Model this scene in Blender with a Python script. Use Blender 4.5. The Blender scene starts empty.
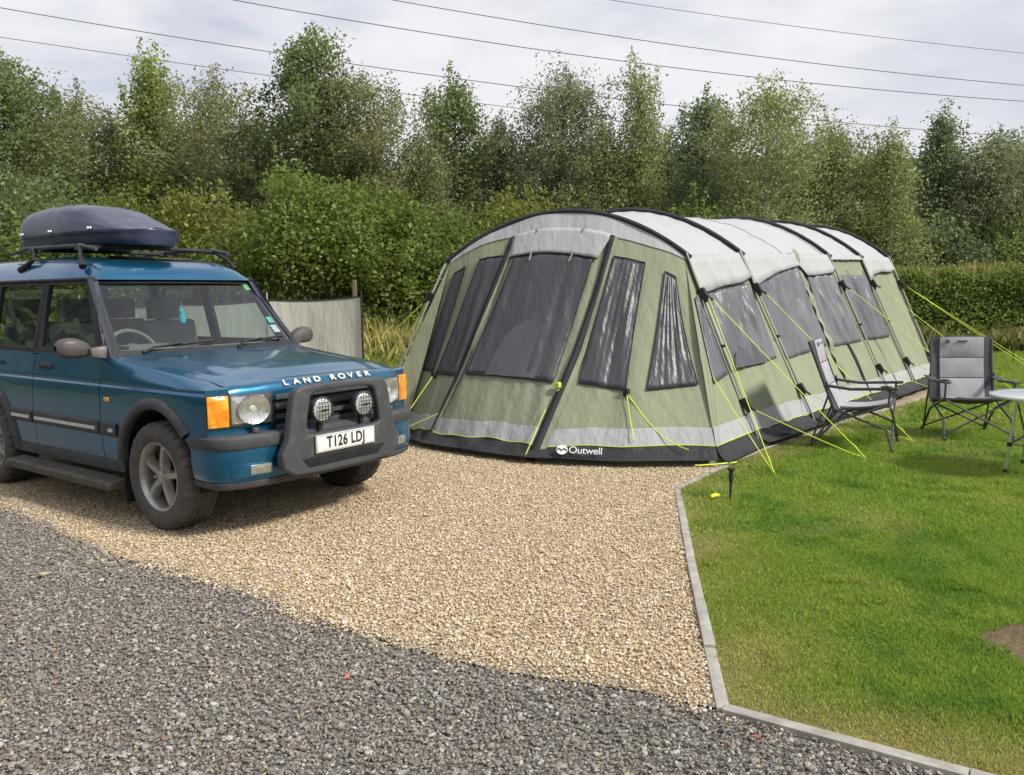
import bpy, bmesh, math, random
import numpy as np
from mathutils import Vector, Matrix
R = math.radians
PI = math.pi
scene = bpy.context.scene
COL = scene.collection
rng = np.random.default_rng(11)
random.seed(5)

# ------------------------------------------------------------------ object helpers
def tag(o, label=None, cat=None, group=None, kind=None):
    if label: o['label'] = label
    if cat: o['category'] = cat
    if group: o['group'] = group
    if kind: o['kind'] = kind
    return o

def empty(name, loc=(0, 0, 0), rz=0.0, label=None, cat=None, group=None):
    o = bpy.data.objects.new(name, None)
    COL.objects.link(o)
    o.location = loc
    o.rotation_euler = (0, 0, rz)
    o.empty_display_size = 0.1
    return tag(o, label, cat, group)

def copy_tree(o, parent=None):
    c = o.copy()
    COL.objects.link(c)
    if parent is not None: c.parent = parent
    for ch in list(o.children): copy_tree(ch, c)
    return c

class MB:
    """collects shapes; build() links them as ONE mesh object"""
    def __init__(self): self.v = []; self.f = []
    def add(self, vs, fs):
        n = len(self.v)
        self.v += [tuple(float(c) for c in p) for p in vs]
        self.f += [tuple(i + n for i in f) for f in fs]
        return self
    def hexa(self, p):           # 4 bottom corners then 4 top corners, same winding
        return self.add(p, [(3, 2, 1, 0), (4, 5, 6, 7), (0, 1, 5, 4), (1, 2, 6, 5), (2, 3, 7, 6), (3, 0, 4, 7)])
    def box(self, c, s, M=None):
        x, y, z = s[0] / 2, s[1] / 2, s[2] / 2
        p = [(-x, -y, -z), (x, -y, -z), (x, y, -z), (-x, y, -z), (-x, -y, z), (x, -y, z), (x, y, z), (-x, y, z)]
        out = []
        for q in p:
            q = Vector(q)
            if M is not None: q = M @ q
            out.append(q + Vector(c))
        return self.hexa(out)
    def grid(self, P, flip=False):
        P = np.asarray(P, float); a, b = P.shape[:2]
        fs = []
        for i in range(a - 1):
            for j in range(b - 1):
                q = (i * b + j, (i + 1) * b + j, (i + 1) * b + j + 1, i * b + j + 1)
                fs.append(q[::-1] if flip else q)
        return self.add(P.reshape(-1, 3), fs)
    def slab(self, P, off):      # a grid with thickness: P and P+off joined round the edge
        P = np.asarray(P, float); Q = P + np.asarray(off, float)
        a, b = P.shape[:2]; n = a * b; fs = []
        for i in range(a - 1):
            for j in range(b - 1):
                q = (i * b + j, (i + 1) * b + j, (i + 1) * b + j + 1, i * b + j + 1)
                fs.append(q); fs.append(tuple(k + n for k in q[::-1]))
        ring = [i * b for i in range(a)] + [(a - 1) * b + j for j in range(1, b)] + [i * b + b - 1 for i in range(a - 2, -1, -1)] + [j for j in range(b - 2, 0, -1)]
        for k in range(len(ring)):
            i, j = ring[k], ring[(k + 1) % len(ring)]
            fs.append((j, i, i + n, j + n))
        return self.add(np.concatenate([P.reshape(-1, 3), Q.reshape(-1, 3)]), fs)
    def prism(self, poly, lo, hi, ax='y'):
        n = len(poly)
        def m(p, h):
            return {'y': (p[0], h, p[1]), 'x': (h, p[0], p[1]), 'z': (p[0], p[1], h)}[ax]
        vs = [m(p, lo) for p in poly] + [m(p, hi) for p in poly]
        fs = [tuple(range(n)), tuple(range(2 * n - 1, n - 1, -1))]
        for i in range(n):
            j = (i + 1) % n
            fs.append((j, i, i + n, j + n))
        return self.add(vs, fs)
    def ring(self, outer, inner, lo, hi, ax='y', fo=None, fi=None):
        """frame between two outlines of equal count, extruded"""
        n = len(outer)
        def m(p, h):
            return {'y': (p[0], h, p[1]), 'x': (h, p[0], p[1]), 'z': (p[0], p[1], h)}[ax]
        vs = [m(p, lo) for p in outer] + [m(p, lo) for p in inner] + [m(p, hi) for p in outer] + [m(p, hi) for p in inner]
        fs = []
        for i in range(n):
            j = (i + 1) % n
            fs += [(i, j, n + j, n + i), (2 * n + j, 2 * n + i, 3 * n + i, 3 * n + j), (j, i, 2 * n + i, 2 * n + j), (n + i, n + j, 3 * n + j, 3 * n + i)]
        return self.add(vs, fs)
    def tube(self, pts, r, n=8, cap=True):
        pts = [Vector(p) for p in pts]
        rs = r if isinstance(r, (list, tuple)) else [r] * len(pts)
        vs = []; fs = []
        up = Vector((0, 0, 1)); prev = None
        for i, p in enumerate(pts):
            d = (pts[min(i + 1, len(pts) - 1)] - pts[max(i - 1, 0)])
            if d.length < 1e-9: d = Vector((0, 0, 1))
            d.normalize()
            if prev is None:
                a = d.cross(up if abs(d.z) < 0.95 else Vector((1, 0, 0))).normalized()
            else:
                a = (prev - d * prev.dot(d))
                a = a.normalized() if a.length > 1e-6 else d.cross(up).normalized()
            prev = a
            b = d.cross(a)
            for k in range(n):
                t = 2 * PI * k / n
                vs.append(p + (a * math.cos(t) + b * math.sin(t)) * rs[i])
        for i in range(len(pts) - 1):
            for k in range(n):
                fs.append((i * n + k, i * n + (k + 1) % n, (i + 1) * n + (k + 1) % n, (i + 1) * n + k))
        if cap:
            fs.append(tuple(range(n - 1, -1, -1)))
            fs.append(tuple((len(pts) - 1) * n + k for k in range(n)))
        return self.add(vs, fs)
    def lathe(self, prof, c, axis='y', n=32, closed=False):
        """prof: (radius, height along axis)"""
        vs = []; fs = []; m = len(prof)
        for k in range(n):
            t = 2 * PI * k / n
            for r, h in prof:
                a, b = r * math.cos(t), r * math.sin(t)
                q = {'y': (a, h, b), 'z': (a, b, h), 'x': (h, a, b)}[axis]
                vs.append((q[0] + c[0], q[1] + c[1], q[2] + c[2]))
        for k in range(n):
            k2 = (k + 1) % n
            for i in range(m if closed else m - 1):
                j = (i + 1) % m
                fs.append((k * m + i, k2 * m + i, k2 * m + j, k * m + j))
        return self.add(vs, fs)
    def build(self, name, mat, parent=None, smooth=True, angle=38, bevel=0.0, seg=2, recalc=True):
        me = bpy.data.meshes.new(name)
        me.from_pydata(self.v, [], self.f)
        bm = bmesh.new(); bm.from_mesh(me)
        if recalc: bmesh.ops.recalc_face_normals(bm, faces=bm.faces)
        if bevel > 0:
            es = [e for e in bm.edges if len(e.link_faces) == 2 and e.calc_face_angle(0) > R(30)]
            if es:
                bmesh.ops.bevel(bm, geom=es, offset=bevel, offset_type='OFFSET', segments=seg, profile=0.6, affect='EDGES', clamp_overlap=True)
        if smooth:
            for f in bm.faces: f.smooth = True
            for e in bm.edges:
                if len(e.link_faces) == 2 and e.calc_face_angle(0) > R(angle): e.smooth = False
        bm.to_mesh(me); bm.free()
        me.materials.append(mat)
        o = bpy.data.objects.new(name, me)
        COL.objects.link(o)
        if parent is not None: o.parent = parent
        return o

def text_obj(name, body, size, mat, parent, M, extrude=0.001, align='CENTER', spacing=1.0, bold=0.0):
    cu = bpy.data.curves.new(name, 'FONT')
    cu.body = body; cu.size = size; cu.extrude = extrude; cu.align_x = align; cu.align_y = 'CENTER'; cu.space_character = spacing; cu.offset = bold
    o = bpy.data.objects.new(name, cu)
    COL.objects.link(o)
    dg = bpy.context.evaluated_depsgraph_get(); dg.update()
    me = bpy.data.meshes.new_from_object(o.evaluated_get(dg))
    bpy.data.objects.remove(o); bpy.data.curves.remove(cu)
    me.name = name
    me.transform(M)
    me.materials.clear(); me.materials.append(mat)
    o = bpy.data.objects.new(name, me); COL.objects.link(o)
    if parent is not None: o.parent = parent
    return o

def raw_mesh(name, verts, faces_n, idx, mat, colors=None, parent=None, smooth=False):
    """fast mesh from numpy: verts (N,3), idx flat indices with faces_n corners each"""
    me = bpy.data.meshes.new(name)
    nv = len(verts); nf = len(idx) // faces_n
    me.vertices.add(nv); me.vertices.foreach_set('co', np.ascontiguousarray(verts, np.float32).ravel())
    me.loops.add(len(idx)); me.loops.foreach_set('vertex_index', np.ascontiguousarray(idx, np.int32))
    me.polygons.add(nf)
    me.polygons.foreach_set('loop_start', np.arange(0, nf * faces_n, faces_n, dtype=np.int32))
    me.polygons.foreach_set('loop_total', np.full(nf, faces_n, np.int32))
    if smooth: me.polygons.foreach_set('use_smooth', np.ones(nf, bool))
    if colors is not None:
        ca = me.attributes.new('col', 'FLOAT_COLOR', 'POINT')
        c4 = np.ones((nv, 4), np.float32); c4[:, :3] = colors
        ca.data.foreach_set('color', c4.ravel())
    me.update(); me.validate()
    if mat is not None: me.materials.append(mat)
    o = bpy.data.objects.new(name, me); COL.objects.link(o)
    if parent is not None: o.parent = parent
    return o

def vnoise(x, y, seed=0, scale=1.0):
    """smooth 2-D value noise, 0..1"""
    r = np.random.default_rng(seed); T = r.random((64, 64))
    x = np.asarray(x) * scale + 17.3; y = np.asarray(y) * scale + 9.1
    xi = np.floor(x).astype(int); yi = np.floor(y).astype(int)
    fx = x - xi; fy = y - yi
    fx = fx * fx * (3 - 2 * fx); fy = fy * fy * (3 - 2 * fy)
    g = lambda a, b: T[a % 64, b % 64]
    return (g(xi, yi) * (1 - fx) + g(xi + 1, yi) * fx) * (1 - fy) + (g(xi, yi + 1) * (1 - fx) + g(xi + 1, yi + 1) * fx) * fy

def fbm(x, y, seed=0, scale=1.0):
    return (vnoise(x, y, seed, scale) + .5 * vnoise(x, y, seed + 1, scale * 2.1) + .25 * vnoise(x, y, seed + 2, scale * 4.3)) / 1.75

# ------------------------------------------------------------------ materials
def newmat(name):
    m = bpy.data.materials.new(name); m.use_nodes = True
    nt = m.node_tree; nt.nodes.clear()
    out = nt.nodes.new('ShaderNodeOutputMaterial')
    return m, nt, out

def N(nt, t, **kw):
    n = nt.nodes.new(t)
    for k, v in kw.items(): setattr(n, k, v)
    return n

def objcoord(nt, scale=(1, 1, 1)):
    tc = N(nt, 'ShaderNodeTexCoord'); mp = N(nt, 'ShaderNodeMapping')
    mp.inputs['Scale'].default_value = scale
    nt.links.new(tc.outputs['Object'], mp.inputs['Vector'])
    return mp.outputs['Vector']

def mixcol(nt, a, b, fac):
    n = N(nt, 'ShaderNodeMix', data_type='RGBA')
    for s, x in ((n.inputs[6], a), (n.inputs[7], b), (n.inputs[0], fac)):
        if isinstance(x, bpy.types.NodeSocket): nt.links.new(x, s)
        elif isinstance(x, (tuple, list)): s.default_value = (*x[:3], 1)
        else: s.default_value = x
    return n.outputs[2]

def ramp(nt, fac, stops, interp='LINEAR'):
    n = N(nt, 'ShaderNodeValToRGB'); cr = n.color_ramp; cr.interpolation = interp
    while len(cr.elements) > 1: cr.elements.remove(cr.elements[-1])
    cr.elements[0].position = stops[0][0]; cr.elements[0].color = (*stops[0][1][:3], 1)
    for p, c in stops[1:]:
        e = cr.elements.new(p); e.color = (*c[:3], 1)
    if fac is not None: nt.links.new(fac, n.inputs[0])
    return n.outputs[0]

def noise(nt, vec, scale, detail=4, rough=.55, out=0):
    n = N(nt, 'ShaderNodeTexNoise'); n.inputs['Scale'].default_value = scale
    n.inputs['Detail'].default_value = detail; n.inputs['Roughness'].default_value = rough
    if vec is not None: nt.links.new(vec, n.inputs['Vector'])
    return n.outputs[out]

def bump(nt, h, strength=.3, dist=.01, normal=None):
    n = N(nt, 'ShaderNodeBump'); n.inputs['Strength'].default_value = strength; n.inputs['Distance'].default_value = dist
    nt.links.new(h, n.inputs['Height'])
    if normal is not None: nt.links.new(normal, n.inputs['Normal'])
    return n.outputs[0]

def mk(name, col, rough=.6, metal=0., var=.15, vscale=6., bmp=0., bscale=60., bdist=.004, stretch=(1, 1, 1), coat=0., spec=.5, rvar=.1, sheen=0., dirt=None, trans=0.):
    """a plain surface with procedural colour, roughness and relief variation"""
    m, nt, out = newmat(name)
    p = N(nt, 'ShaderNodeBsdfPrincipled')
    v = objcoord(nt, stretch)
    nz = noise(nt, v, vscale, 5)
    lo = tuple(c * (1 - var) for c in col); hi = tuple(min(1, c * (1 + var)) for c in col)
    c = ramp(nt, nz, [(.3, lo), (.7, hi)])
    if dirt:
        d = noise(nt, v, vscale * 2.7, 6, .65)
        f = ramp(nt, d, [(.5, (0, 0, 0)), (.75, (dirt[3],) * 3)])
        c = mixcol(nt, c, dirt[:3], f)
    nt.links.new(c, p.inputs['Base Color'])
    rr = ramp(nt, noise(nt, v, vscale * 1.7, 3), [(.3, (max(0, rough - rvar),) * 3), (.7, (min(1, rough + rvar),) * 3)])
    nt.links.new(rr, p.inputs['Roughness'])
    p.inputs['Metallic'].default_value = metal
    p.inputs['Coat Weight'].default_value = coat; p.inputs['Coat Roughness'].default_value = .06
    p.inputs['Specular IOR Level'].default_value = spec
    if sheen: p.inputs['Sheen Weight'].default_value = sheen
    if bmp:
        nt.links.new(bump(nt, noise(nt, v, bscale, 4), bmp, bdist), p.inputs['Normal'])
    sh = p.outputs[0]
    if trans:
        t = N(nt, 'ShaderNodeBsdfTranslucent'); nt.links.new(c, t.inputs[0])
        mx = N(nt, 'ShaderNodeMixShader'); mx.inputs[0].default_value = trans
        nt.links.new(sh, mx.inputs[1]); nt.links.new(t.outputs[0], mx.inputs[2]); sh = mx.outputs[0]
    nt.links.new(sh, out.inputs[0])
    return m

def mk_glass(name, tint, refl=.9, ior=1.5, rough=.02):
    m, nt, out = newmat(name)
    t = N(nt, 'ShaderNodeBsdfTransparent'); t.inputs[0].default_value = (*tint, 1)
    g = N(nt, 'ShaderNodeBsdfGlossy'); g.inputs['Roughness'].default_value = rough
    g.inputs[0].default_value = (refl, refl, refl, 1)
    # Schlick reflectance, the same from both sides of the pane
    lw = N(nt, 'ShaderNodeLayerWeight'); lw.inputs[0].default_value = .5
    pw = N(nt, 'ShaderNodeMath', operation='POWER'); pw.inputs[1].default_value = 4.0; nt.links.new(lw.outputs['Facing'], pw.inputs[0])
    f = N(nt, 'ShaderNodeMath', operation='MULTIPLY_ADD'); f.inputs[1].default_value = .9; f.inputs[2].default_value = ((ior - 1) / (ior + 1)) ** 2 * 2
    nt.links.new(pw.outputs[0], f.inputs[0])
    mx = N(nt, 'ShaderNodeMixShader')
    nt.links.new(f.outputs[0], mx.inputs[0]); nt.links.new(t.outputs[0], mx.inputs[1]); nt.links.new(g.outputs[0], mx.inputs[2])
    nt.links.new(mx.outputs[0], out.inputs[0])
    return m

def mk_leaf(name, trans=.35, rough=.55, hue=1.0):
    m, nt, out = newmat(name)
    a = N(nt, 'ShaderNodeAttribute', attribute_name='col')
    p = N(nt, 'ShaderNodeBsdfPrincipled'); p.inputs['Roughness'].default_value = rough
    p.inputs['Specular IOR Level'].default_value = .35
    nt.links.new(a.outputs['Color'], p.inputs['Base Color'])
    t = N(nt, 'ShaderNodeBsdfTranslucent')
    cc = mixcol(nt, a.outputs['Color'], (.20, .24, .03), .35)
    nt.links.new(cc, t.inputs[0])
    mx = N(nt, 'ShaderNodeMixShader'); mx.inputs[0].default_value = trans
    nt.links.new(p.outputs[0], mx.inputs[1]); nt.links.new(t.outputs[0], mx.inputs[2]); nt.links.new(mx.outputs[0], out.inputs[0])
    return m
SUN_E = 3.0
EXPO = 0.50
# ------------------------------------------------------------------ camera, world, sun
cam_d = bpy.data.cameras.new('camera'); cam = bpy.data.objects.new('camera', cam_d); COL.objects.link(cam)
cam_d.sensor_width = 36.0; cam_d.lens = 834.7 / 1024 * 36.0; cam_d.clip_start = .05; cam_d.clip_end = 3000
cam.matrix_world = Matrix.Translation((0, 0, 1.5461)) @ Matrix.Rotation(PI / 2 - 0.11241, 4, 'X') @ Matrix.Rotation(-0.01266, 4, 'Z')
scene.camera = cam

SUN = Vector((.72, -.36, .72)).normalized()
SUN_EL = math.asin(SUN.z); SUN_AZ = math.atan2(SUN.x, SUN.y)
sd = bpy.data.lights.new('sun', 'SUN'); so = bpy.data.objects.new('sun', sd); COL.objects.link(so)
sd.energy = SUN_E; sd.angle = R(9); sd.color = (1, .95, .86)
so.rotation_euler = (-SUN).to_track_quat('-Z', 'Y').to_euler(); so.location = (20, -10, 20)

wd = bpy.data.worlds.new('World'); scene.world = wd; wd.use_nodes = True
nt = wd.node_tree; nt.nodes.clear()
wo = N(nt, 'ShaderNodeOutputWorld'); bg = N(nt, 'ShaderNodeBackground'); bg.inputs[1].default_value = .1
sky = N(nt, 'ShaderNodeTexSky', sky_type='NISHITA'); sky.sun_disc = False
sky.sun_elevation = SUN_EL; sky.sun_rotation = SUN_AZ; sky.dust_density = 2.0
tc = N(nt, 'ShaderNodeTexCoord'); mp = N(nt, 'ShaderNodeMapping'); mp.inputs['Scale'].default_value = (1.0, 1.0, 3.2)
nt.links.new(tc.outputs['Generated'], mp.inputs[0])
n1 = noise(nt, mp.outputs[0], 2.3, 7, .52)
n2 = noise(nt, mp.outputs[0], 5.5, 5, .55)
cl = ramp(nt, n1, [(.34, (3.9, 4.2, 5.1)), (.47, (4.9, 5.05, 5.65)), (.60, (6.3, 6.35, 6.6))])
cl = mixcol(nt, cl, (6.9, 6.9, 7.0), ramp(nt, n2, [(.46, (0, 0, 0)), (.66, (.6, .6, .6))]))
sp = N(nt, 'ShaderNodeSeparateXYZ'); nt.links.new(tc.outputs['Generated'], sp.inputs[0])
hz = ramp(nt, sp.outputs[2], [(0.0, (.75, .75, .75)), (.30, (0, 0, 0))])
cl = mixcol(nt, cl, (6.5, 6.5, 6.6), hz)
gap = ramp(nt, n1, [(.32, (.45, .45, .45)), (.44, (.04, .04, .04))])
nt.links.new(mixcol(nt, cl, sky.outputs[0], gap), bg.inputs[0])
nt.links.new(bg.outputs[0], wo.inputs[0])

vs = scene.view_settings
scene.display_settings.display_device = 'sRGB'
vs.view_transform = 'Standard'; vs.look = 'None'; vs.exposure = EXPO; vs.gamma = 1; vs.use_curve_mapping = False
scene.render.engine = 'CYCLES'
scene.cycles.use_denoising = True
scene.cycles.max_bounces = 8; scene.cycles.transparent_max_bounces = 12

# ------------------------------------------------------------------ ground sheets
KERB = [(1.46 + .9, 2.506 - .6), (1.44, 2.50), (.77, 2.945), (1.00, 4.55), (1.295, 6.44), (2.43, 8.02), (5.93, 11.84), (7.1, 13.2)]
ROAD = [(-9.0, 10.6), (-5.5, 7.5), (-3.9, 6.19), (-2.68, 5.13), (-1.73, 4.45), (-1.06, 3.99), (-.51, 3.56), (-.06, 3.30), (.485, 3.11), (.76, 2.96)]
def px_kerb(y): return np.interp(y, [p[1] for p in KERB[1:]], [p[0] for p in KERB[1:]])
def seg_dist(x, y, line):
    d = np.full(np.shape(x), 1e9)
    for (ax, ay), (bx, by) in zip(line[:-1], line[1:]):
        dx, dy = bx - ax, by - ay
        t = np.clip(((x - ax) * dx + (y - ay) * dy) / (dx * dx + dy * dy), 0, 1)
        d = np.minimum(d, np.hypot(x - ax - t * dx, y - ay - t * dy))
    return d
def inside(x, y, poly):
    r = np.zeros(np.shape(x), bool); n = len(poly)
    for i in range(n):
        (ax, ay), (bx, by) = poly[i], poly[(i + 1) % n]
        if ay == by: continue
        c = ((ay > y) != (by > y)) & (x < (bx - ax) * (y - ay) / (by - ay) + ax)
        r ^= c
    return r
LAWN = KERB + [(6.2, 14.6), (5.2, 20.6), (30, 20.6), (30, 1.9)]
PAD = ROAD[::1] + KERB[2:8] + [(5.8, 14.2), (-1.4, 13.2), (-9, 13.2)]

m_ground = mk('meadow_ground', (.11, .15, .04), .95, var=.35, vscale=.8, bmp=.5, bscale=9, bdist=.05)
def gravel_mat(name, cols, scale, brown=None):
    m, nt, out = newmat(name); p = N(nt, 'ShaderNodeBsdfPrincipled'); p.inputs['Roughness'].default_value = .85
    v = objcoord(nt)
    vo = N(nt, 'ShaderNodeTexVoronoi'); vo.inputs['Scale'].default_value = scale; nt.links.new(v, vo.inputs['Vector'])
    sc = N(nt, 'ShaderNodeSeparateColor'); nt.links.new(vo.outputs['Color'], sc.inputs[0])
    c = ramp(nt, sc.outputs[0], [(i / len(cols), k) for i, k in enumerate(cols)], 'CONSTANT')
    gap = ramp(nt, vo.outputs['Distance'], [(.35, (1, 1, 1)), (.75, (.5, .48, .45))])
    mm = N(nt, 'ShaderNodeMix', data_type='RGBA', blend_type='MULTIPLY'); mm.inputs[0].default_value = 1
    nt.links.new(c, mm.inputs[6]); nt.links.new(gap, mm.inputs[7])
    c = mm.outputs[2]
    if brown: c = mixcol(nt, c, brown, ramp(nt, noise(nt, v, .9, 4), [(.52, (0, 0, 0)), (.72, (.45, .45, .45))]))
    nt.links.new(c, p.inputs['Base Color'])
    inv = N(nt, 'ShaderNodeMath', operation='SUBTRACT'); inv.inputs[0].default_value = 1; nt.links.new(vo.outputs['Distance'], inv.inputs[1])
    nt.links.new(bump(nt, inv.outputs[0], .9, .012), p.inputs['Normal'])
    nt.links.new(p.outputs[0], out.inputs[0]); return m
BEIGE = [(0.49, 0.369, 0.213), (0.61, 0.496, 0.321), (0.37, 0.265, 0.156), (0.7, 0.591, 0.44), (0.555, 0.43, 0.255), (0.66, 0.539, 0.355), (0.48, 0.383, 0.265), (0.76, 0.671, 0.549), (0.585, 0.468, 0.298)]
GREYS = [(0.174, 0.158, 0.139), (0.26, 0.24, 0.212), (0.198, 0.18, 0.16), (0.322, 0.3, 0.268), (0.229, 0.198, 0.165), (0.124, 0.113, 0.1), (0.409, 0.384, 0.342), (0.267, 0.244, 0.214), (0.211, 0.19, 0.171)]
m_pad = gravel_mat('beige_gravel', BEIGE, 115)
m_road = gravel_mat('dark_gravel', GREYS, 70, (.19, .145, .12))
m_soil = mk('lawn_soil', (.13, .155, .045), .95, var=.4, vscale=3, bmp=.6, bscale=30, bdist=.02)

def sheet(name, poly, z, mat):
    bm = bmesh.new()
    vv = [bm.verts.new((x, y, z)) for x, y in poly]
    f = bm.faces.new(vv)
    bm.normal_update()
    if f.normal.z < 0: f.normal_flip()
    bmesh.ops.triangulate(bm, faces=bm.faces)
    me = bpy.data.meshes.new(name); bm.to_mesh(me); bm.free(); me.materials.append(mat)
    o = bpy.data.objects.new(name, me); COL.objects.link(o)
    return tag(o, kind='structure')
gm = MB(); gm.add([(-900, -300, -.03), (900, -300, -.03), (900, 1500, -.03), (-900, 1500, -.03)], [(0, 1, 2, 3)])
tag(gm.build('ground', m_ground), kind='structure')
sheet('road', [(-12, -6), (12, -6), (12, 1.0)] + KERB[:2] + [(.77, 2.945)] + ROAD[::-1] + [(-14, 11)], -.012, m_road)
sheet('gravel_pad', PAD, -.006, m_pad)
sheet('lawn', LAWN, .0, m_soil)
# bare soil patch at the lawn's right edge
sp_poly = [(2.46 + .44 * math.cos(a) * (1 + .06 * math.sin(3 * a) + .05 * math.sin(7 * a + 1) + .03 * math.sin(13 * a)), 3.40 + .36 * math.sin(a) * (1 + .1 * math.cos(2 * a))) for a in np.linspace(0, 2 * PI, 70)[:-1]]
m_bare = mk('bare_soil', (.13, .085, .05), .95, var=.35, vscale=5, bmp=.8, bscale=40, bdist=.02)
sheet('bare_soil', sp_poly, .006, m_bare)
# sunken edging kerb
m_kerb = mk('kerb_concrete', (.37, .35, .31), .85, var=.25, vscale=9, bmp=.5, bscale=140, bdist=.003, dirt=(.24, .21, .16, .5))
kb = MB()
def kerb_run(a, b, w=.050, top=.012):
    a = Vector((*a, 0)); b = Vector((*b, 0)); d = (b - a); L = d.length; d.normalize(); s = Vector((-d.y, d.x, 0)) * w / 2
    n = max(1, round(L / .62)); 
    for i in range(n):
        p = a + d * (L * i / n + .002); q = a + d * (L * (i + 1) / n - .002); dz = random.uniform(-.006, .006); s = s * random.uniform(.92, 1.08)
        kb.hexa([p - s + Vector((0, 0, -.06)), q - s + Vector((0, 0, -.06)), q + s + Vector((0, 0, -.06)), p + s + Vector((0, 0, -.06)),
                 p - s + Vector((0, 0, top + dz)), q - s + Vector((0, 0, top + dz)), q + s + Vector((0, 0, top + dz)), p + s + Vector((0, 0, top + dz))])
for a, b in zip(KERB[:-1], KERB[1:]): kerb_run(a, b)
tag(kb.build('kerb', m_kerb, bevel=.004), kind='structure')

# ------------------------------------------------------------------ loose stones (geometry nodes put one chipped stone on every point)
def stone_mat(name, cols):
    m, nt, out = newmat(name); p = N(nt, 'ShaderNodeBsdfPrincipled'); p.inputs['Roughness'].default_value = .75
    oi = N(nt, 'ShaderNodeObjectInfo')
    c = ramp(nt, oi.outputs['Random'], [(i / len(cols), k) for i, k in enumerate(cols)], 'CONSTANT')
    g = N(nt, 'ShaderNodeNewGeometry')
    c2 = mixcol(nt, c, (.3, .28, .26), ramp(nt, noise(nt, g.outputs['Position'], 160, 2), [(.5, (0, 0, 0)), (.8, (.3, .3, .3))]))
    nt.links.new(c2, p.inputs['Base Color']); nt.links.new(p.outputs[0], out.inputs[0]); return m
def stones(name, pts, scl, mat, sub=1):
    n = len(pts)
    me = bpy.data.meshes.new(name); me.vertices.add(n); me.vertices.foreach_set('co', np.ascontiguousarray(pts, np.float32).ravel())
    a = me.attributes.new('rot', 'FLOAT_VECTOR', 'POINT'); a.data.foreach_set('vector', (rng.random((n, 3)) * np.array([1.0, 1.0, 6.28]) - np.array([.5, .5, 0])).astype(np.float32).ravel())
    a = me.attributes.new('scl', 'FLOAT_VECTOR', 'POINT'); a.data.foreach_set('vector', np.ascontiguousarray(scl, np.float32).ravel())
    o = bpy.data.objects.new(name, me); COL.objects.link(o)
    ng = bpy.data.node_groups.new(name, 'GeometryNodeTree')
    ng.interface.new_socket('Geometry', in_out='INPUT', socket_type='NodeSocketGeometry')
    ng.interface.new_socket('Geometry', in_out='OUTPUT', socket_type='NodeSocketGeometry')
    gi = ng.nodes.new('NodeGroupInput'); go = ng.nodes.new('NodeGroupOutput')
    ico = ng.nodes.new('GeometryNodeMeshIcoSphere'); ico.inputs['Radius'].default_value = .5; ico.inputs['Subdivisions'].default_value = sub
    sm = ng.nodes.new('GeometryNodeSetMaterial'); sm.inputs['Material'].default_value = mat
    ip = ng.nodes.new('GeometryNodeInstanceOnPoints')
    nr = ng.nodes.new('GeometryNodeInputNamedAttribute'); nr.data_type = 'FLOAT_VECTOR'; nr.inputs[0].default_value = 'rot'
    ns = ng.nodes.new('GeometryNodeInputNamedAttribute'); ns.data_type = 'FLOAT_VECTOR'; ns.inputs[0].default_value = 'scl'
    er = ng.nodes.new('FunctionNodeEulerToRotation')
    L = ng.links.new
    L(ico.outputs[0], sm.inputs[0]); L(gi.outputs[0], ip.inputs['Points']); L(sm.outputs[0], ip.inputs['Instance'])
    L(nr.outputs[0], er.inputs[0]); L(er.outputs[0], ip.inputs['Rotation']); L(ns.outputs[0], ip.inputs['Scale']); L(ip.outputs[0], go.inputs[0])
    md = o.modifiers.new('stones', 'NODES'); md.node_group = ng
    return tag(o, kind='stuff')
road_y = lambda x: np.interp(x, [p[0] for p in ROAD], [p[1] for p in ROAD])
def scatter(n, x0, x1, y0, y1): return rng.uniform(x0, x1, n), rng.uniform(y0, y1, n)
def in_view(x, y, m=1.5): return (np.abs(x) < y * .62 + m) & (y > 1.5)
# beige pad stones
x, y = scatter(480000, -7.2, 2.6, 2.7, 9.2)
edge = (y - road_y(x)) + (vnoise(x, y, 3, 2.3) - .5) * .22 + (vnoise(x, y, 4, 9) - .5) * .10 + rng.normal(0, .075, len(x))
keep = (edge > 0) & in_view(x, y) & (x < px_kerb(y) - .030) & (rng.random(len(x)) < np.clip(1.35 - (y - 5) * .16, .5, 1))
x, y = x[keep], y[keep]
s = np.exp(rng.normal(math.log(.0098), .33, len(x))); s = np.clip(s, .005, .022)
scl = np.stack([s * rng.uniform(.9, 1.5, len(x)), s * rng.uniform(.75, 1.1, len(x)), s * rng.uniform(.5, .8, len(x))], 1)
stones('beige_gravel_stones', np.stack([x, y, -.004 + rng.random(len(x)) * .010], 1), scl, stone_mat('beige_stone', BEIGE))
# dark road stones, a few beige and pale ones strayed into them
x, y = scatter(440000, -6.4, 3.0, 1.6, 8.1)
edge = (y - road_y(x)) + (vnoise(x, y, 3, 2.3) - .5) * .22 + (vnoise(x, y, 4, 9) - .5) * .10 + rng.normal(0, .075, len(x))
kl = (y < np.interp(x, [.77, 1.44, 2.36], [2.93, 2.48, 1.9])) | (x < .765)
keep = (edge < 0) & in_view(x, y) & kl
x, y = x[keep], y[keep]
s = np.clip(np.exp(rng.normal(math.log(.0096), .42, len(x))), .005, .030)
scl = np.stack([s * rng.uniform(.95, 1.7, len(x)), s * rng.uniform(.55, 1.1, len(x)), s * rng.uniform(.4, .85, len(x))], 1)
GR2 = GREYS * 3 + [(.44, .43, .41), (.24, .165, .125), (.36, .29, .20), (.20, .15, .125)]
stones('dark_gravel_stones', np.stack([x, y, -.010 + rng.random(len(x)) * .012], 1), scl, stone_mat('dark_stone', GR2))

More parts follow.
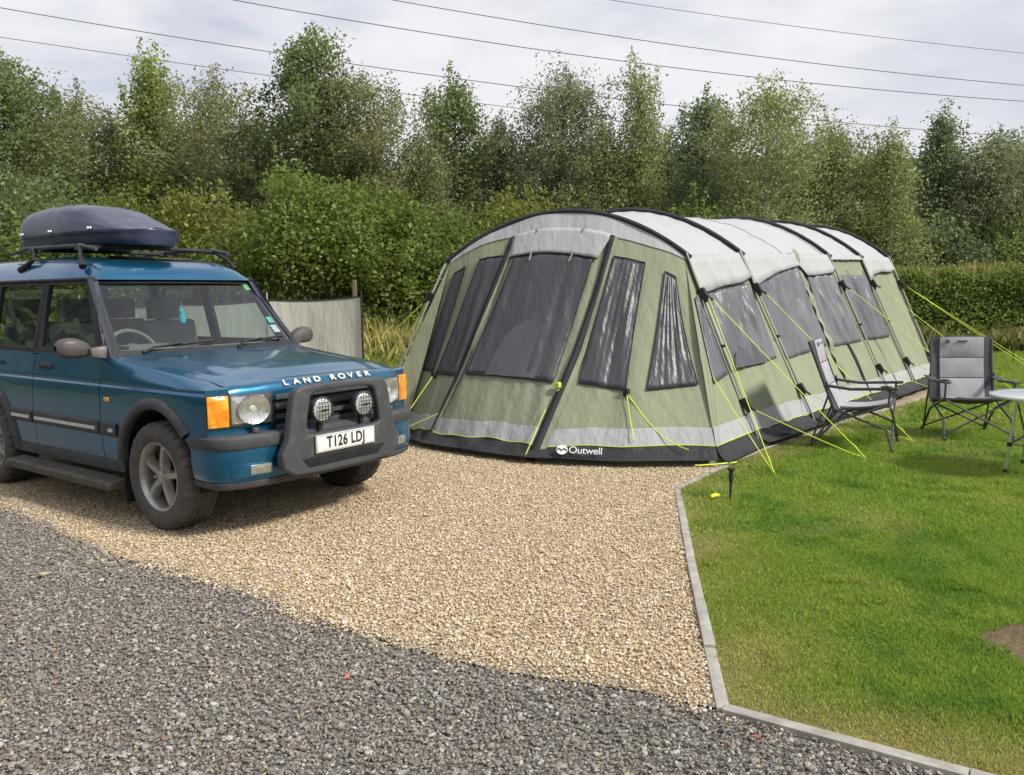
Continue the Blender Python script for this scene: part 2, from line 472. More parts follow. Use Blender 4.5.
# ------------------------------------------------------------------ grass
def blades(name, x, y, z, h, wd_, cols, mat, lean=.5):
    n = len(x)
    a = rng.random(n) * 2 * PI; ln = h * lean * rng.random(n); la = rng.random(n) * 2 * PI
    V = np.zeros((n, 4, 3), np.float32)
    cx, sx = np.cos(a) * wd_ / 2, np.sin(a) * wd_ / 2
    V[:, 0] = np.stack([x - cx, y - sx, z], 1); V[:, 1] = np.stack([x + cx, y + sx, z], 1)
    mx, my = x + np.cos(la) * ln * .35, y + np.sin(la) * ln * .35
    V[:, 2] = np.stack([mx + cx * .8, my + sx * .8, z + h * .6], 1)
    V[:, 3] = np.stack([x + np.cos(la) * ln, y + np.sin(la) * ln, z + h], 1)
    base = np.arange(n, dtype=np.int32)[:, None] * 4
    idx = np.concatenate([base + 0, base + 1, base + 2, base + 0, base + 2, base + 3], 1).ravel()
    C = np.repeat(cols[:, None, :], 4, 1); 
    return raw_mesh(name, V.reshape(-1, 3), 3, idx, mat, C.reshape(-1, 3))
m_grass = mk_leaf('grass_blade', .45, .55)
def lawn_cols(x, y):
    n = len(x)
    dk = seg_dist(x, y, KERB[:7])
    dry = np.clip(1.1 - dk / (.14 + .48 * fbm(x, y, 21, 1.7)), 0, 1) * np.clip(fbm(x, y, 25, 2.2) * 2.2 - .35, 0, 1)
    dry = np.maximum(dry, np.clip((fbm(x, y, 31, .9) - .66) * 4, 0, .25))
    g1 = np.array([.235, .395, .050]); g2 = np.array([.375, .480, .080]); g3 = np.array([.155, .315, .042]); d1 = np.array([.60, .50, .20])
    f = np.clip(fbm(x, y, 41, 1.3) * 1.8 - .4 + rng.normal(0, .16, n), 0, 1)[:, None]
    c = g1 * (1 - f) + g2 * f
    k = np.clip((fbm(x, y, 51, 2.6) - .55) * 5, 0, .8)[:, None]
    c = c * (1 - k) + g3 * k
    dr = np.clip(dry + rng.normal(0, .16, n) * (dry > .05), 0, 1)[:, None]
    c = c * (1 - dr) + d1 * dr
    return c * np.exp(rng.normal(0, .18, (n, 1))), dry
def lawn_blades(name, n, y0, y1, hm, wm):
    y = rng.uniform(y0, y1, n); x = rng.uniform(.5, 1, n) * 0 + rng.uniform(0, 1, n) * (y * .68 + 2.0 - .3) + .3
    ok = inside(x, y, LAWN) & (seg_dist(x, y, KERB) > .022)
    ok &= ~inside(x, y, [(2.46 + (a - 2.46) * .90, 3.4 + (b - 3.4) * .90) for a, b in sp_poly]) | (rng.random(n) < .06)
    x, y = x[ok], y[ok]
    c, dry = lawn_cols(x, y)
    h = hm * rng.uniform(.45, 1.25, len(x)) * (1 - .55 * dry) * (.70 + .5 * fbm(x, y, 61, 2)) * (1 + 1.3 * np.clip(vnoise(x, y, 63, 7) - .72, 0, 1) * 3)
    o = blades(name, x, y, np.zeros(len(x)), h, wm * rng.uniform(.7, 1.3, len(x)), c, m_grass, .9)
    return tag(o, kind='stuff')
lawn_blades('lawn_grass', 500000, 1.6, 5.2, .024, .0040)
lawn_blades('lawn_grass', 300000, 5.2, 9.5, .030, .0060)
lawn_blades('lawn_grass', 215000, 9.5, 20.5, .05, .014)

# patches of clover in the lawn
n_ = 24000; x = rng.uniform(.9, 4.2, n_); y = rng.uniform(2.3, 7.0, n_)
ok = inside(x, y, LAWN) & (fbm(x, y, 131, 1.6) > .56) & ~inside(x, y, sp_poly) & (seg_dist(x, y, KERB) > .12); x, y = x[ok], y[ok]; n_ = len(x)
d = rng.random(n_) * 2 * PI; L = rng.uniform(.006, .012, n_); z = rng.uniform(.016, .028, n_); tl_ = rng.uniform(-.4, .4, n_)
V = np.zeros((n_, 4, 3), np.float32); u1 = np.stack([np.cos(d), np.sin(d), tl_], 1) * L[:, None] / 2; u2 = np.stack([-np.sin(d), np.cos(d), -tl_ * .6], 1) * L[:, None] / 2
cc_ = np.stack([x, y, z], 1); V[:, 0] = cc_ - u1; V[:, 1] = cc_ + u2; V[:, 2] = cc_ + u1; V[:, 3] = cc_ - u2
tag(raw_mesh('clover', V.reshape(-1, 3), 4, np.arange(n_ * 4, dtype=np.int32), m_grass, np.repeat((np.array([.21, .34, .055]) * np.exp(rng.normal(0, .2, (n_, 1))))[:, None, :], 4, 1).reshape(-1, 3)), kind='stuff')
# ------------------------------------------------------------------ parked car (X forward, Y to its left, Z up)
def paint_mat():
    m, nt, out = newmat('teal_metallic_paint'); p = N(nt, 'ShaderNodeBsdfPrincipled')
    v = objcoord(nt)
    c = ramp(nt, noise(nt, v, 2.0, 4), [(.3, (.009, .118, .235)), (.7, (.012, .135, .262))])
    fl = N(nt, 'ShaderNodeTexVoronoi'); fl.inputs['Scale'].default_value = 900; nt.links.new(v, fl.inputs['Vector'])
    c = mixcol(nt, c, (.04, .20, .34), ramp(nt, fl.outputs['Distance'], [(.0, (.35,) * 3), (.35, (0, 0, 0))]))
    dust = ramp(nt, noise(nt, v, 3.1, 6, .65), [(.45, (0, 0, 0)), (.8, (.05,) * 3)])
    c = mixcol(nt, c, (.22, .20, .16), dust)
    nt.links.new(c, p.inputs['Base Color'])
    p.inputs['Metallic'].default_value = .65; p.inputs['Roughness'].default_value = .30
    p.inputs['Coat Weight'].default_value = .9
    nt.links.new(ramp(nt, noise(nt, v, 4, 5), [(.35, (.03,) * 3), (.75, (.14,) * 3)]), p.inputs['Coat Roughness'])
    nt.links.new(bump(nt, noise(nt, v, 1.6, 2), .04, .05), p.inputs['Coat Normal'])
    nt.links.new(p.outputs[0], out.inputs[0]); return m
M_paint = paint_mat()
M_trim = mk('grey_bumper_plastic', (.055, .058, .064), .62, var=.2, vscale=5, bmp=.25, bscale=420, bdist=.001, dirt=(.16, .15, .13, .35))
M_black = mk('black_rubber', (.018, .018, .019), .6, var=.25, vscale=8)
M_liner = mk('underbody_black', (.012, .012, .013), .9, var=.3)
M_tyre = mk('tyre_rubber', (.085, .078, .072), .85, var=.25, vscale=7, bmp=.35, bscale=160, bdist=.002, dirt=(.17, .145, .11, .45))
M_alloy = mk('alloy_silver', (.46, .445, .42), .36, metal=.75, var=.12, vscale=6, dirt=(.12, .10, .08, .4))
M_glass = mk_glass('window_glass', (.66, .74, .72), .95, 1.52)
M_screen = mk_glass('windscreen_glass', (.74, .80, .78), .95, 1.5)
M_clear = mk_glass('lamp_glass', (.95, .95, .95), .9, 1.45)
M_chrome = mk('lamp_reflector', (.78, .78, .77), .2, metal=.85, var=.1, vscale=30, bmp=.5, bscale=55, bdist=.006, stretch=(1, 1, .3))
M_white = mk('white_lettering', (.78, .78, .76), .45, var=.04)
M_plate = mk('plate_white', (.74, .74, .72), .4, var=.05, vscale=20)
M_int = mk('interior_grey', (.20, .215, .21), .85, var=.2, vscale=10, bmp=.3, bscale=200)
M_seat = mk('seat_fabric_grey', (.26, .265, .28), .95, var=.15, vscale=14, bmp=.3, bscale=250)
M_silver = mk('bright_strip', (.68, .68, .66), .35, metal=.3, var=.06)
M_mirrorhouse = mk('mirror_plastic', (.085, .076, .070), .5, var=.2, vscale=9, bmp=.15, bscale=400, bdist=.001)
M_step = mk('step_rubber', (.085, .075, .06), .9, var=.3, vscale=9, bmp=.5, bscale=120, bdist=.003, dirt=(.2, .17, .12, .5))
def amber_mat():
    m, nt, out = newmat('amber_lens'); p = N(nt, 'ShaderNodeBsdfPrincipled')
    v = objcoord(nt, (1, 1, 1))
    nz = noise(nt, v, 16, 2)
    nt.links.new(ramp(nt, nz, [(.35, (.80, .20, .005)), (.55, (.95, .36, .01)), (.7, (1, .55, .05))]), p.inputs['Base Color'])
    p.inputs['Roughness'].default_value = .12; p.inputs['Coat Weight'].default_value = .8; p.inputs['Subsurface Weight'].default_value = .15
    p.inputs['Subsurface Radius'].default_value = (.02, .01, .004)
    w = N(nt, 'ShaderNodeTexWave'); w.inputs['Scale'].default_value = 38; w.bands_direction = 'Z'; nt.links.new(v, w.inputs[0])
    nt.links.new(bump(nt, w.outputs[1], .35, .003), p.inputs['Normal'])
    nt.links.new(p.outputs[0], out.inputs[0]); return m
M_amber = amber_mat()

car = empty('parked_car', (-1.8404, 6.1514, 0), -.64006, 'teal blue off-roader with grey bull bar and roof rack parked on the beige gravel', 'car')
interp = np.interp
HW = ([.36, .45, .62, .80, .930, .942, .952, .962, 1.05, 1.16], [.845, .868, .878, .877, .871, .860, .858, .866, .842, .815])
def hw(z, X=0.0):
    y = interp(z, HW[0], HW[1])
    if X > .30: y -= .035 * ((X - .30) / .32) ** 2
    if X < -3.3: y -= .05 * ((-3.3 - X) / .5) ** 2
    return y
def zt(X): return interp(X, [-4, -.68, -.5, -.2, .2, .45, .60], [1.165, 1.160, 1.118, 1.085, 1.045, 1.012, .975])
RW = .395
def arch_z(X, cx, r=.455):
    d = abs(X - cx)
    return .37 + math.sqrt(max(0, r * r - d * d)) if d < r else 0
def zlo(X):
    z = .41
    for cx in (0, -2.54): z = max(z, arch_z(X, cx))
    return z
def side_skin(x0, x1, sg, top=zt, bot=zlo, lift=0.0, nz=14):
    n = max(4, int(abs(x1 - x0) / .03)); P = []
    for i in range(n + 1):
        X = x0 + (x1 - x0) * i / n; a, b = bot(X), top(X)
        zs = sorted(set(list(np.linspace(a, b, nz))))
        # keep the feature crease in every column
        row = []
        for z in zs: row.append((X, sg * (hw(z, X) + lift), z))
        P.append(row)
    return np.array(P)
def crease_skin(x0, x1, sg, bot=zlo, top=zt):
    """grid whose rows follow the feature line so the crease stays crisp"""
    n = max(4, int(abs(x1 - x0) / .025)); P = []
    for i in range(n + 1):
        X = x0 + (x1 - x0) * i / n; a, b = bot(X), top(X)
        zs = list(np.linspace(a, .926, 9)) + [.934, .943, .951, .960, .968] + list(np.linspace(.985 if b > 1.0 else .9685, b, 6))
        if a > .92: zs = list(np.linspace(a, b, 20))
        P.append([(X, sg * hw(z, X), z) for z in zs])
    return np.array(P)
def ybon(X): return interp(X, [-.70, -.3, .0, .3, .5, .64], [.806, .800, .790, .768, .748, .735])
def wing_skin(sg):
    P = []
    for X in np.linspace(-.690, .60, 53):
        a = zlo(X); zs = list(np.linspace(a, .926, 9)) + [.934, .943, .951, .960, .968]
        row = [(X, sg * hw(z, X), z) for z in zs]; y0 = hw(.968, X); yb = ybon(X); z1 = max(zt(X), .974)
        for k in np.linspace(.12, 1, 9): row.append((X, sg * (y0 + (yb - y0) * k), .968 + (z1 - .968) * math.sin(k * PI / 2) ** .8))
        P.append(row)
    return np.array(P)
for sg in (-1, 1):
    m_ = MB(); m_.grid(wing_skin(sg)); m_.build('wing', M_paint, car, angle=30)
    m_ = MB(); m_.grid(crease_skin(-3.72, -2.56, sg)); m_.build('rear_quarter', M_paint, car, angle=30)
# nose panel behind the lamps
body = MB()
def xf(t): return .70 - .10 * abs(t) ** 3
def yf(t): return .872 * t
ts = np.linspace(-1, 1, 41)
body.grid([[(xf(t) - .012, yf(t), z) for z in np.linspace(.64, .972, 6)] for t in ts])
body.grid([[(xf(t) - .012 - d, yf(t), .64) for d in (0, .12)] for t in ts])
for sg in (-1, 1):
    tq = np.linspace(.80, 1, 8); body.grid([[(xf(t) - .012, sg * yf(t), .972), (xf(t) - .030, sg * (yf(t) - .004), .981), (.56, sg * (yf(t) - .012), .983)] for t in tq])
body.build('nose_panel', M_paint, car, angle=30); body = MB()
# tail
tl = np.linspace(-1, 1, 13)
body.grid([[(-3.72 - .05 * (1 - t * t), t * hw(z, -3.72), z) for z in (.45, .62, .8, .95, 1.165)] for t in tl])
body.build('tail_panel', M_paint, car, angle=30)
inner = MB()
for sg in (-1, 1):      # sills under the doors
    inner.hexa([(-.50, sg * .70, .30), (-2.10, sg * .70, .30), (-2.10, sg * .862, .33), (-.50, sg * .862, .33), (-.50, sg * .70, .40), (-2.10, sg * .70, .40), (-2.10, sg * .866, .415), (-.50, sg * .866, .415)])
inner.build('sill', M_trim, car, bevel=.012)
ch = MB()
ch.box((-1.35, 0, .50), (1.5, 1.62, .22)); ch.box((-.01, 0, .68), (1.10, 1.02, .42)); ch.box((-3.15, 0, .6), (1.1, 1.0, .3)); ch.box((-1.45, 0, .37), (3.3, .35, .12))
ch.box((-.64, 0, .80), (.06, 1.62, .55)); ch.box((-1.73, -.80, .78), (.10, .05, .7)); ch.box((-1.73, .80, .78), (.10, .05, .7)); ch.box((-2.55, -.79, .85), (.10, .04, .5)); ch.box((-2.55, .79, .85), (.10, .04, .5))
ch.box((.30, 0, .78), (.60, 1.05, .32))
for cx in (0, -2.54):   # wheel housings
    for sg in (-1, 1):
        pr = [(cx + .45 * math.cos(a), .37 + .45 * math.sin(a)) for a in np.linspace(-.15, PI + .15, 20)]
        ch.grid([[(q[0], sg * y, q[1]) for y in (.50, .855)] for q in pr])
    ch.tube([(cx, -.7, .36), (cx, .7, .36)], .06, 10)
ch.build('chassis', M_liner, car, bevel=0)
# cabin floor and tail trim
# bonnet
bon = MB()
def bonnet_pt(t, s):
    X1 = xf(t * .84) + .004; a = abs(t)
    yb = lambda X: ybon(X) - .0035
    if s <= 1:
        X = -.60 + (X1 - .085 + .60) * s
        z = zt(X) + .012 * s
    else:
        k = s - 1
        q = [(0, 0, 0), (.25, .030, -.004), (.5, .058, -.014), (.75, .078, -.034), (1.0, .087, -.072), (1.5, .088, -.125)]
        X = X1 - .085 + interp(k, [w_[0] for w_ in q], [w_[1] for w_ in q])
        z = zt(X1 - .085) + .012 + interp(k, [w_[0] for w_ in q], [w_[2] for w_ in q])
    z0 = z
    # raised centre with a shoulder either side
    sh = interp(a, [0, .45, .66, .78, .92, 1.0], [.040, .038, .032, .016, .009, -.010])
    back = min(1, max(0, s)); sh *= (.55 + .45 * (1 - abs(2 * back - 1) ** 3)) if s <= 1 else .55
    X += -.07 * (1 - a ** 2) * 0
    if a > 1.00005: sh -= .030
    return (X, t * yb(min(X, .6)), z0 + sh)
ss = list(np.linspace(0, 1, 26)) + [1.12, 1.25, 1.4, 1.55, 1.7, 1.85, 2.0, 2.25, 2.5]
tt = np.concatenate([[-1.0001], np.linspace(-1, -.6, 17), np.linspace(-.55, .55, 21), np.linspace(.6, 1, 17), [1.0001]])
bon.grid([[bonnet_pt(t, s) for s in ss] for t in tt])
bon_o = bon.build('bonnet', M_paint, car, angle=50)
# raised letters on the bonnet lip
MT = Matrix.Translation
def face_fwd(x, y, z, tilt=0.0, yaw=0.0):    # text facing +X, reading towards +Y
    return MT((x, y, z)) @ Matrix.Rotation(PI / 2 + yaw, 4, 'Z') @ Matrix.Rotation(PI / 2 - tilt, 4, 'X')
for word, ys in (('LAND', np.linspace(-.345, -.085, 4)), ('ROVER', np.linspace(.055, .385, 5))):
    for chx, yy in zip(word, ys):
        t = yy / .74; q0 = bonnet_pt(t, 1.84); q1 = bonnet_pt(t, 1.52)
        tilt = math.atan2(q1[0] - q0[0], q1[2] - q0[2])
        Mx = face_fwd((q0[0] + q1[0]) / 2 + .010, yy, (q0[2] + q1[2]) / 2 + .003, -tilt) @ Matrix.Diagonal((1.45, 1, 1, 1))
        o = text_obj('letter', chx, .056, M_white, bon_o, Mx, .004)
        mod = o.modifiers.new('w', 'SOLIDIFY'); mod.thickness = .004; mod.offset = 0
# grille
gr = MB()
gr.grid([[(xf(t) + .0, yf(t), z) for z in (.665, .935)] for t in np.linspace(-.50, .50, 13)])
gr_o = gr.build('grille', M_liner, car)
g2 = MB()
for z in (.70, .765, .83, .895):
    g2.slab([[(xf(t) + .022, yf(t), z + d) for d in (-.016, .016)] for t in np.linspace(-.50, .50, 13)], (-.02, 0, 0))
g2.build('grille_bar', M_trim, gr_o, bevel=.003)
# lamps
def patch(path, z0, z1, thick, bulge=0.0):
    """path: XY points along the front; slab standing proud of it"""
    P = np.array(path); d = np.gradient(P, axis=0); nrm = np.stack([-d[:, 1], d[:, 0]], 1); nrm /= np.linalg.norm(nrm, axis=1)[:, None]
    if nrm[len(nrm) // 2][0] < 0: nrm = -nrm
    m = MB(); zz = np.linspace(z0, z1, 5)
    F = [[(p[0] + n_[0] * (thick + bulge * (1 - ((z - (z0 + z1) / 2) / ((z1 - z0) / 2)) ** 2)), p[1] + n_[1] * thick, z) for z in zz] for p, n_ in zip(P, nrm)]
    B = [[(p[0], p[1], z) for z in zz] for p in P]
    F = np.array(F); B = np.array(B); a, b = F.shape[:2]; n = a * b
    m.grid(F); off = len(m.v) - n
    m.grid(B)
    ring = [i * b for i in range(a)] + [(a - 1) * b + j for j in range(1, b)] + [i * b + b - 1 for i in range(a - 2, -1, -1)] + [j for j in range(b - 2, 0, -1)]
    for k in range(len(ring)):
        i, j = ring[k], ring[(k + 1) % len(ring)]
        m.f.append((i, j, j + n, i + n))
    return m
for sg in (-1, 1):
    tr_ = np.linspace(.530, .852, 9)
    h = patch([(xf(t) - .006, sg * yf(t)) for t in tr_], .738, .934, .022).build('headlight', M_trim, car, bevel=.004)
    c = .688; X0 = xf(c)
    patch([(xf(t) + .004, sg * yf(t)) for t in np.linspace(.585, .846, 9)], .750, .922, .0135).build('reflector_surround', M_chrome, h, bevel=.012)
    prof = [(.001, .0), (.04, .004), (.07, .014), (.088, .026), (.092, .030)]
    ang = math.atan2(.3 * c * c / .872, 1) * sg
    vs_ = []
    m_ = MB(); m_.lathe([(r, hh) for r, hh in prof], (0, 0, 0), 'x', 32)
    Mr = MT((X0 + .019, sg * yf(c), .836)) @ Matrix.Rotation(sg * .17, 4, 'Z') @ Matrix.Diagonal((.55, 1.22, 1.02, 1))
    m_.v = [tuple(Mr @ Vector(q)) for q in m_.v]
    m_.build('reflector', M_chrome, h)
    b_ = MB(); b_.lathe([(.001, .018), (.018, .016), (.021, 0)], (0, 0, 0), 'x', 14); b_.v = [tuple(Mr @ Vector(q)) for q in b_.v]; b_.build('bulb_shield', M_silver, h)
    patch([(xf(t) + .016, sg * yf(t)) for t in np.linspace(.538, .846, 9)], .744, .928, .027, .006).build('lens', M_clear, h, bevel=.002)
    path = [(xf(t) - .004, sg * yf(t)) for t in np.linspace(.858, .985, 6)] + [(.594, sg * .868)]
    patch(path, .738, .934, .020, .004).build('indicator', M_amber, car, bevel=.004)
# bumper
def bump_path(inset=0.0):
    pts = [(.405, -.888), (.52, -.892), (.60, -.885), (.665, -.862), (.715, -.815), (.755, -.74), (.785, -.62), (.80, -.45), (.812, -.22), (.815, 0)]
    pts = pts + [(a, -b) for a, b in pts[-2::-1]]
    P = np.array(pts); d = np.gradient(P, axis=0); nr = np.stack([d[:, 1], -d[:, 0]], 1); nr /= np.linalg.norm(nr, axis=1)[:, None]
    return P - nr * inset
def bump_loft(rows): 
    return np.array([[(*q, z) for q in bump_path(i)] for z, i in rows])
bp = MB(); bp.grid(bump_loft([(.682, .16), (.685, .05), (.681, .02), (.668, .002), (.655, 0), (.612, 0), (.600, .008), (.594, .03)]))
bump_o = bp.build('bumper', M_trim, car, angle=40)
bl = MB(); bl.grid(bump_loft([(.598, .016), (.55, .012), (.48, .015), (.41, .026), (.388, .034)])); bl.build('bumper_skin', M_paint, bump_o)
bv = MB(); bv.grid(bump_loft([(.390, .028), (.375, .028), (.352, .036), (.338, .06), (.334, .22)])); bv.build('bumper_valance', M_trim, bump_o)
for sg in (-1, 1):      # fog lamp openings, fog lamps and washer caps
    pp = [q for q in bump_path(.014) if .50 < sg * q[1] < .84]; pp = sorted(pp, key=lambda q: sg * q[1])
    ys = np.linspace(.535, .795, 7); BPs = np.array(sorted([(sg * q[1], q[0]) for q in bump_path(.015)]))
    path = [(float(interp(y, BPs[:, 0], BPs[:, 1])), sg * y) for y in ys]
    patch(path, .420, .506, .0035).build('fog_recess', M_paint, bump_o, bevel=.003)
    path = [(float(interp(y, BPs[:, 0], BPs[:, 1])) + .001, sg * y) for y in np.linspace(.545, .690, 5)]
    patch(path, .432, .494, .008, .004).build('fog_light', mk('fog_lens' , (.30, .29, .25), .12, metal=.3, var=.25, vscale=30, coat=.8), bump_o, bevel=.003)
    w_ = MB(); w_.lathe([(.001, .028), (.02, .027), (.024, .02), (.024, 0)], (.70, sg * .60, .690), 'z', 14); w_.build('washer_jet', M_trim, bump_o)
# bull bar
bb = MB()
outer = [(-.42, .395), (-.515, .45), (-.525, .54), (-.468, .64), (-.420, .90), (-.396, .946), (-.35, .966), (-.2, .976), (0, .978), (.2, .976), (.35, .966), (.396, .946), (.420, .90), (.468, .64), (.525, .54), (.515, .45), (.42, .395), (.2, .385), (-.2, .385)]
inn = [(-.30, .650), (-.318, .656), (-.325, .675), (-.312, .78), (-.292, .86), (-.283, .898), (-.25, .918), (-.15, .926), (0, .928), (.15, .926), (.25, .918), (.283, .898), (.292, .86), (.312, .78), (.325, .675), (.318, .656), (.30, .650), (.2, .648), (-.2, .648)]
bb.ring([(a - .022, b) for a, b in outer], [(a - .018, b) for a, b in inn], .825, .895, 'x')
bb_o = bb.build('bull_bar', M_trim, car, bevel=.026, seg=3, angle=60)
sl = MB(); sl.hexa([(.885, -.34, .435), (.885, .27, .435), (.900, .27, .435), (.900, -.34, .435), (.885, -.40, .500), (.885, .35, .500), (.8985, .35, .500), (.8985, -.40, .500)])
sl.build('slot_shade', M_liner, bb_o, bevel=.006)  # black block on the bar face, painting the shade of a recess
pl = MB(); pl.box((.909, -.030, .579), (.014, .522, .116)); pl_o = pl.build('number_plate', M_plate, bb_o, bevel=.003)
M_ink = mk('plate_ink', (.02, .02, .022), .5, var=.1)
text_obj('lettering', 'T126 LDJ', .104, M_ink, pl_o, face_fwd(.9175, -.034, .580) @ Matrix.Diagonal((.775, 1, 1, 1)), .0008, spacing=1.10, bold=.0026)
bd = MB(); bd.ring([(-.287, .526), (.227, .526), (.227, .632), (-.287, .632)], [(-.2845, .5285), (.2245, .5285), (.2245, .6295), (-.2845, .6295)], .9155, .9172, 'x'); bd.build('plate_border', M_ink, pl_o, smooth=False)
for sg in (-1, 1):
    s_ = MB(); c = (.845, sg * .185, .795)
    s_.lathe([(.001, -.075), (.045, -.07), (.072, -.035), (.084, .0), (.087, .022), (.080, .028), (.076, .024)], c, 'x', 28)
    so_ = s_.build('spotlight', M_trim, bb_o)
    s_ = MB(); s_.lathe([(.078, .020), (.06, .030), (.03, .036), (.001, .038)], c, 'x', 28); s_.build('spot_lens', mk('spot_lens', (.80, .80, .78), .18, metal=.25, var=.12, vscale=40, coat=.9, bmp=.4, bscale=90, bdist=.004), so_)
    s_ = MB()
    for k in (-.05, -.025, 0, .025, .05):
        L_ = math.sqrt(.080 ** 2 - k * k)
        s_.tube([(c[0] + .042, c[1] + k, c[2] - L_), (c[0] + .05, c[1] + k, c[2]), (c[0] + .042, c[1] + k, c[2] + L_)], .0028, 5)
        s_.tube([(c[0] + .042, c[1] - L_, c[2] + k), (c[0] + .05, c[1], c[2] + k), (c[0] + .042, c[1] + L_, c[2] + k)], .0028, 5)
    s_.box((c[0] + .046, c[1], c[2]), (.004, .055, .012))
    s_.build('stone_guard', M_black, so_)
    s_ = MB(); s_.box((c[0] - .02, c[1], .69), (.03, .03, .07)); s_.build('lamp_bracket', M_black, so_, bevel=.004)
# wheel arch trims
for cx in (0, -2.54):
    for sg in (-1, 1):
        a_ = np.linspace(.66 if cx == 0 else -.12, PI + .12, 40); rows = []
        lo_i = [i for i in range(40)]
        P = []
        for a in a_:
            cosx, sinz = math.cos(a), math.sin(a); row = []
            for r, dy in ((.418, -.03), (.418, .010), (.424, .022), (.440, .026), (.470, .020), (.492, .006), (.495, -.004)):
                X, z = cx + r * 1.02 * cosx, .385 + r * sinz * 1.03
                z = max(z, .345)
                row.append((X, sg * (hw(min(max(z, .4), .93), min(X, .45)) + dy), z))
            P.append(row)
        m_ = MB(); m_.grid(P); m_.build('wheel_arch_trim', M_trim, car, angle=60)
# wheels
def tyre_mb():
    m = MB(); n = 120; half = .128
    prof = [(.226, -half + .030), (.240, -half + .014), (.27, -half + .002), (.305, -half), (.335, -half + .006), (.352, -half + .016), (.362, -half + .03),
            (.367, -.070), (.360, -.066), (.360, -.058), (.369, -.054), (.370, -.026), (.362, -.022), (.362, -.014), (.3705, -.010), (.3705, .010), (.362, .014), (.362, .022), (.370, .026), (.369, .054), (.360, .058), (.360, .066), (.367, .070),
            (.362, half - .03), (.352, half - .016), (.335, half - .006), (.305, half), (.27, half - .002), (.240, half - .014), (.226, half - .030)]
    k = len(prof)
    for i in range(n):
        t = 2 * PI * i / n; ph = i % 4
        for j, (r, h) in enumerate(prof):
            rr = r
            if r > .3505 and r not in (.360, .362) or (r == .362 and abs(h) > .05):
                if ph == 0: rr = r - .014
            m.v.append((rr * math.cos(t), h, rr * math.sin(t)))
    for i in range(n):
        i2 = (i + 1) % n
        for j in range(k - 1): m.f.append((i * k + j, i2 * k + j, i2 * k + j + 1, i * k + j + 1))
    return m
def rim_mb(sg):      # outer face towards sg*Y
    m = MB()
    o = sg * .105
    m.lathe([(.236, sg * .100), (.234, sg * .112), (.226, sg * .114), (.216, sg * .104), (.208, sg * .085), (.200, sg * .02), (.205, -sg * .08)], (0, 0, 0), 'y', 48)
    for k in range(5):
        a = PI / 2 + .18 + 2 * PI * k / 5
        def P(r, w, h):
            c, s = math.cos(a), math.sin(a)
            return (r * c - w * s, sg * h, r * s + w * c)
        rad = [(.03, .034, .082), (.085, .030, .092), (.14, .028, .094), (.19, .034, .088), (.214, .046, .078)]
        for (r0, w0, h0), (r1, w1, h1) in zip(rad[:-1], rad[1:]):
            m.hexa([P(r0, -w0, h0 - .05), P(r1, -w1, h1 - .05), P(r1, w1, h1 - .05), P(r0, w0, h0 - .05), P(r0, -w0 * .55, h0), P(r1, -w1 * .6, h1), P(r1, w1 * .6, h1), P(r0, w0 * .55, h0)])
    m.lathe([(.001, sg * .100), (.026, sg * .100), (.032, sg * .096), (.036, sg * .085), (.075, sg * .078), (.080, sg * .06)], (0, 0, 0), 'y', 24)
    for k in range(5):
        a = PI / 2 + .18 + PI / 5 + 2 * PI * k / 5
        m.lathe([(.001, sg * .104), (.010, sg * .103), (.013, sg * .075)], (.057 * math.cos(a), 0, .057 * math.sin(a)), 'y', 8)
    return m
for cx in (0, -2.54):
    for sg in (-1, 1):
        d = MB(); d.lathe([(.001, sg * .0), (.16, sg * .0), (.165, -sg * .02), (.198, -sg * .02), (.198, -sg * .07)], (0, 0, 0), 'y', 32)
        w = d.build('wheel', M_liner, car); w.location = (cx, sg * .762, .362)
        if sg < 0: w.rotation_euler = (0, .35 if cx == 0 else 1.1, 0)
        tyre_mb().build('tyre', M_tyre, w, angle=25); rim_mb(sg).build('rim', M_alloy, w, angle=35, bevel=0)
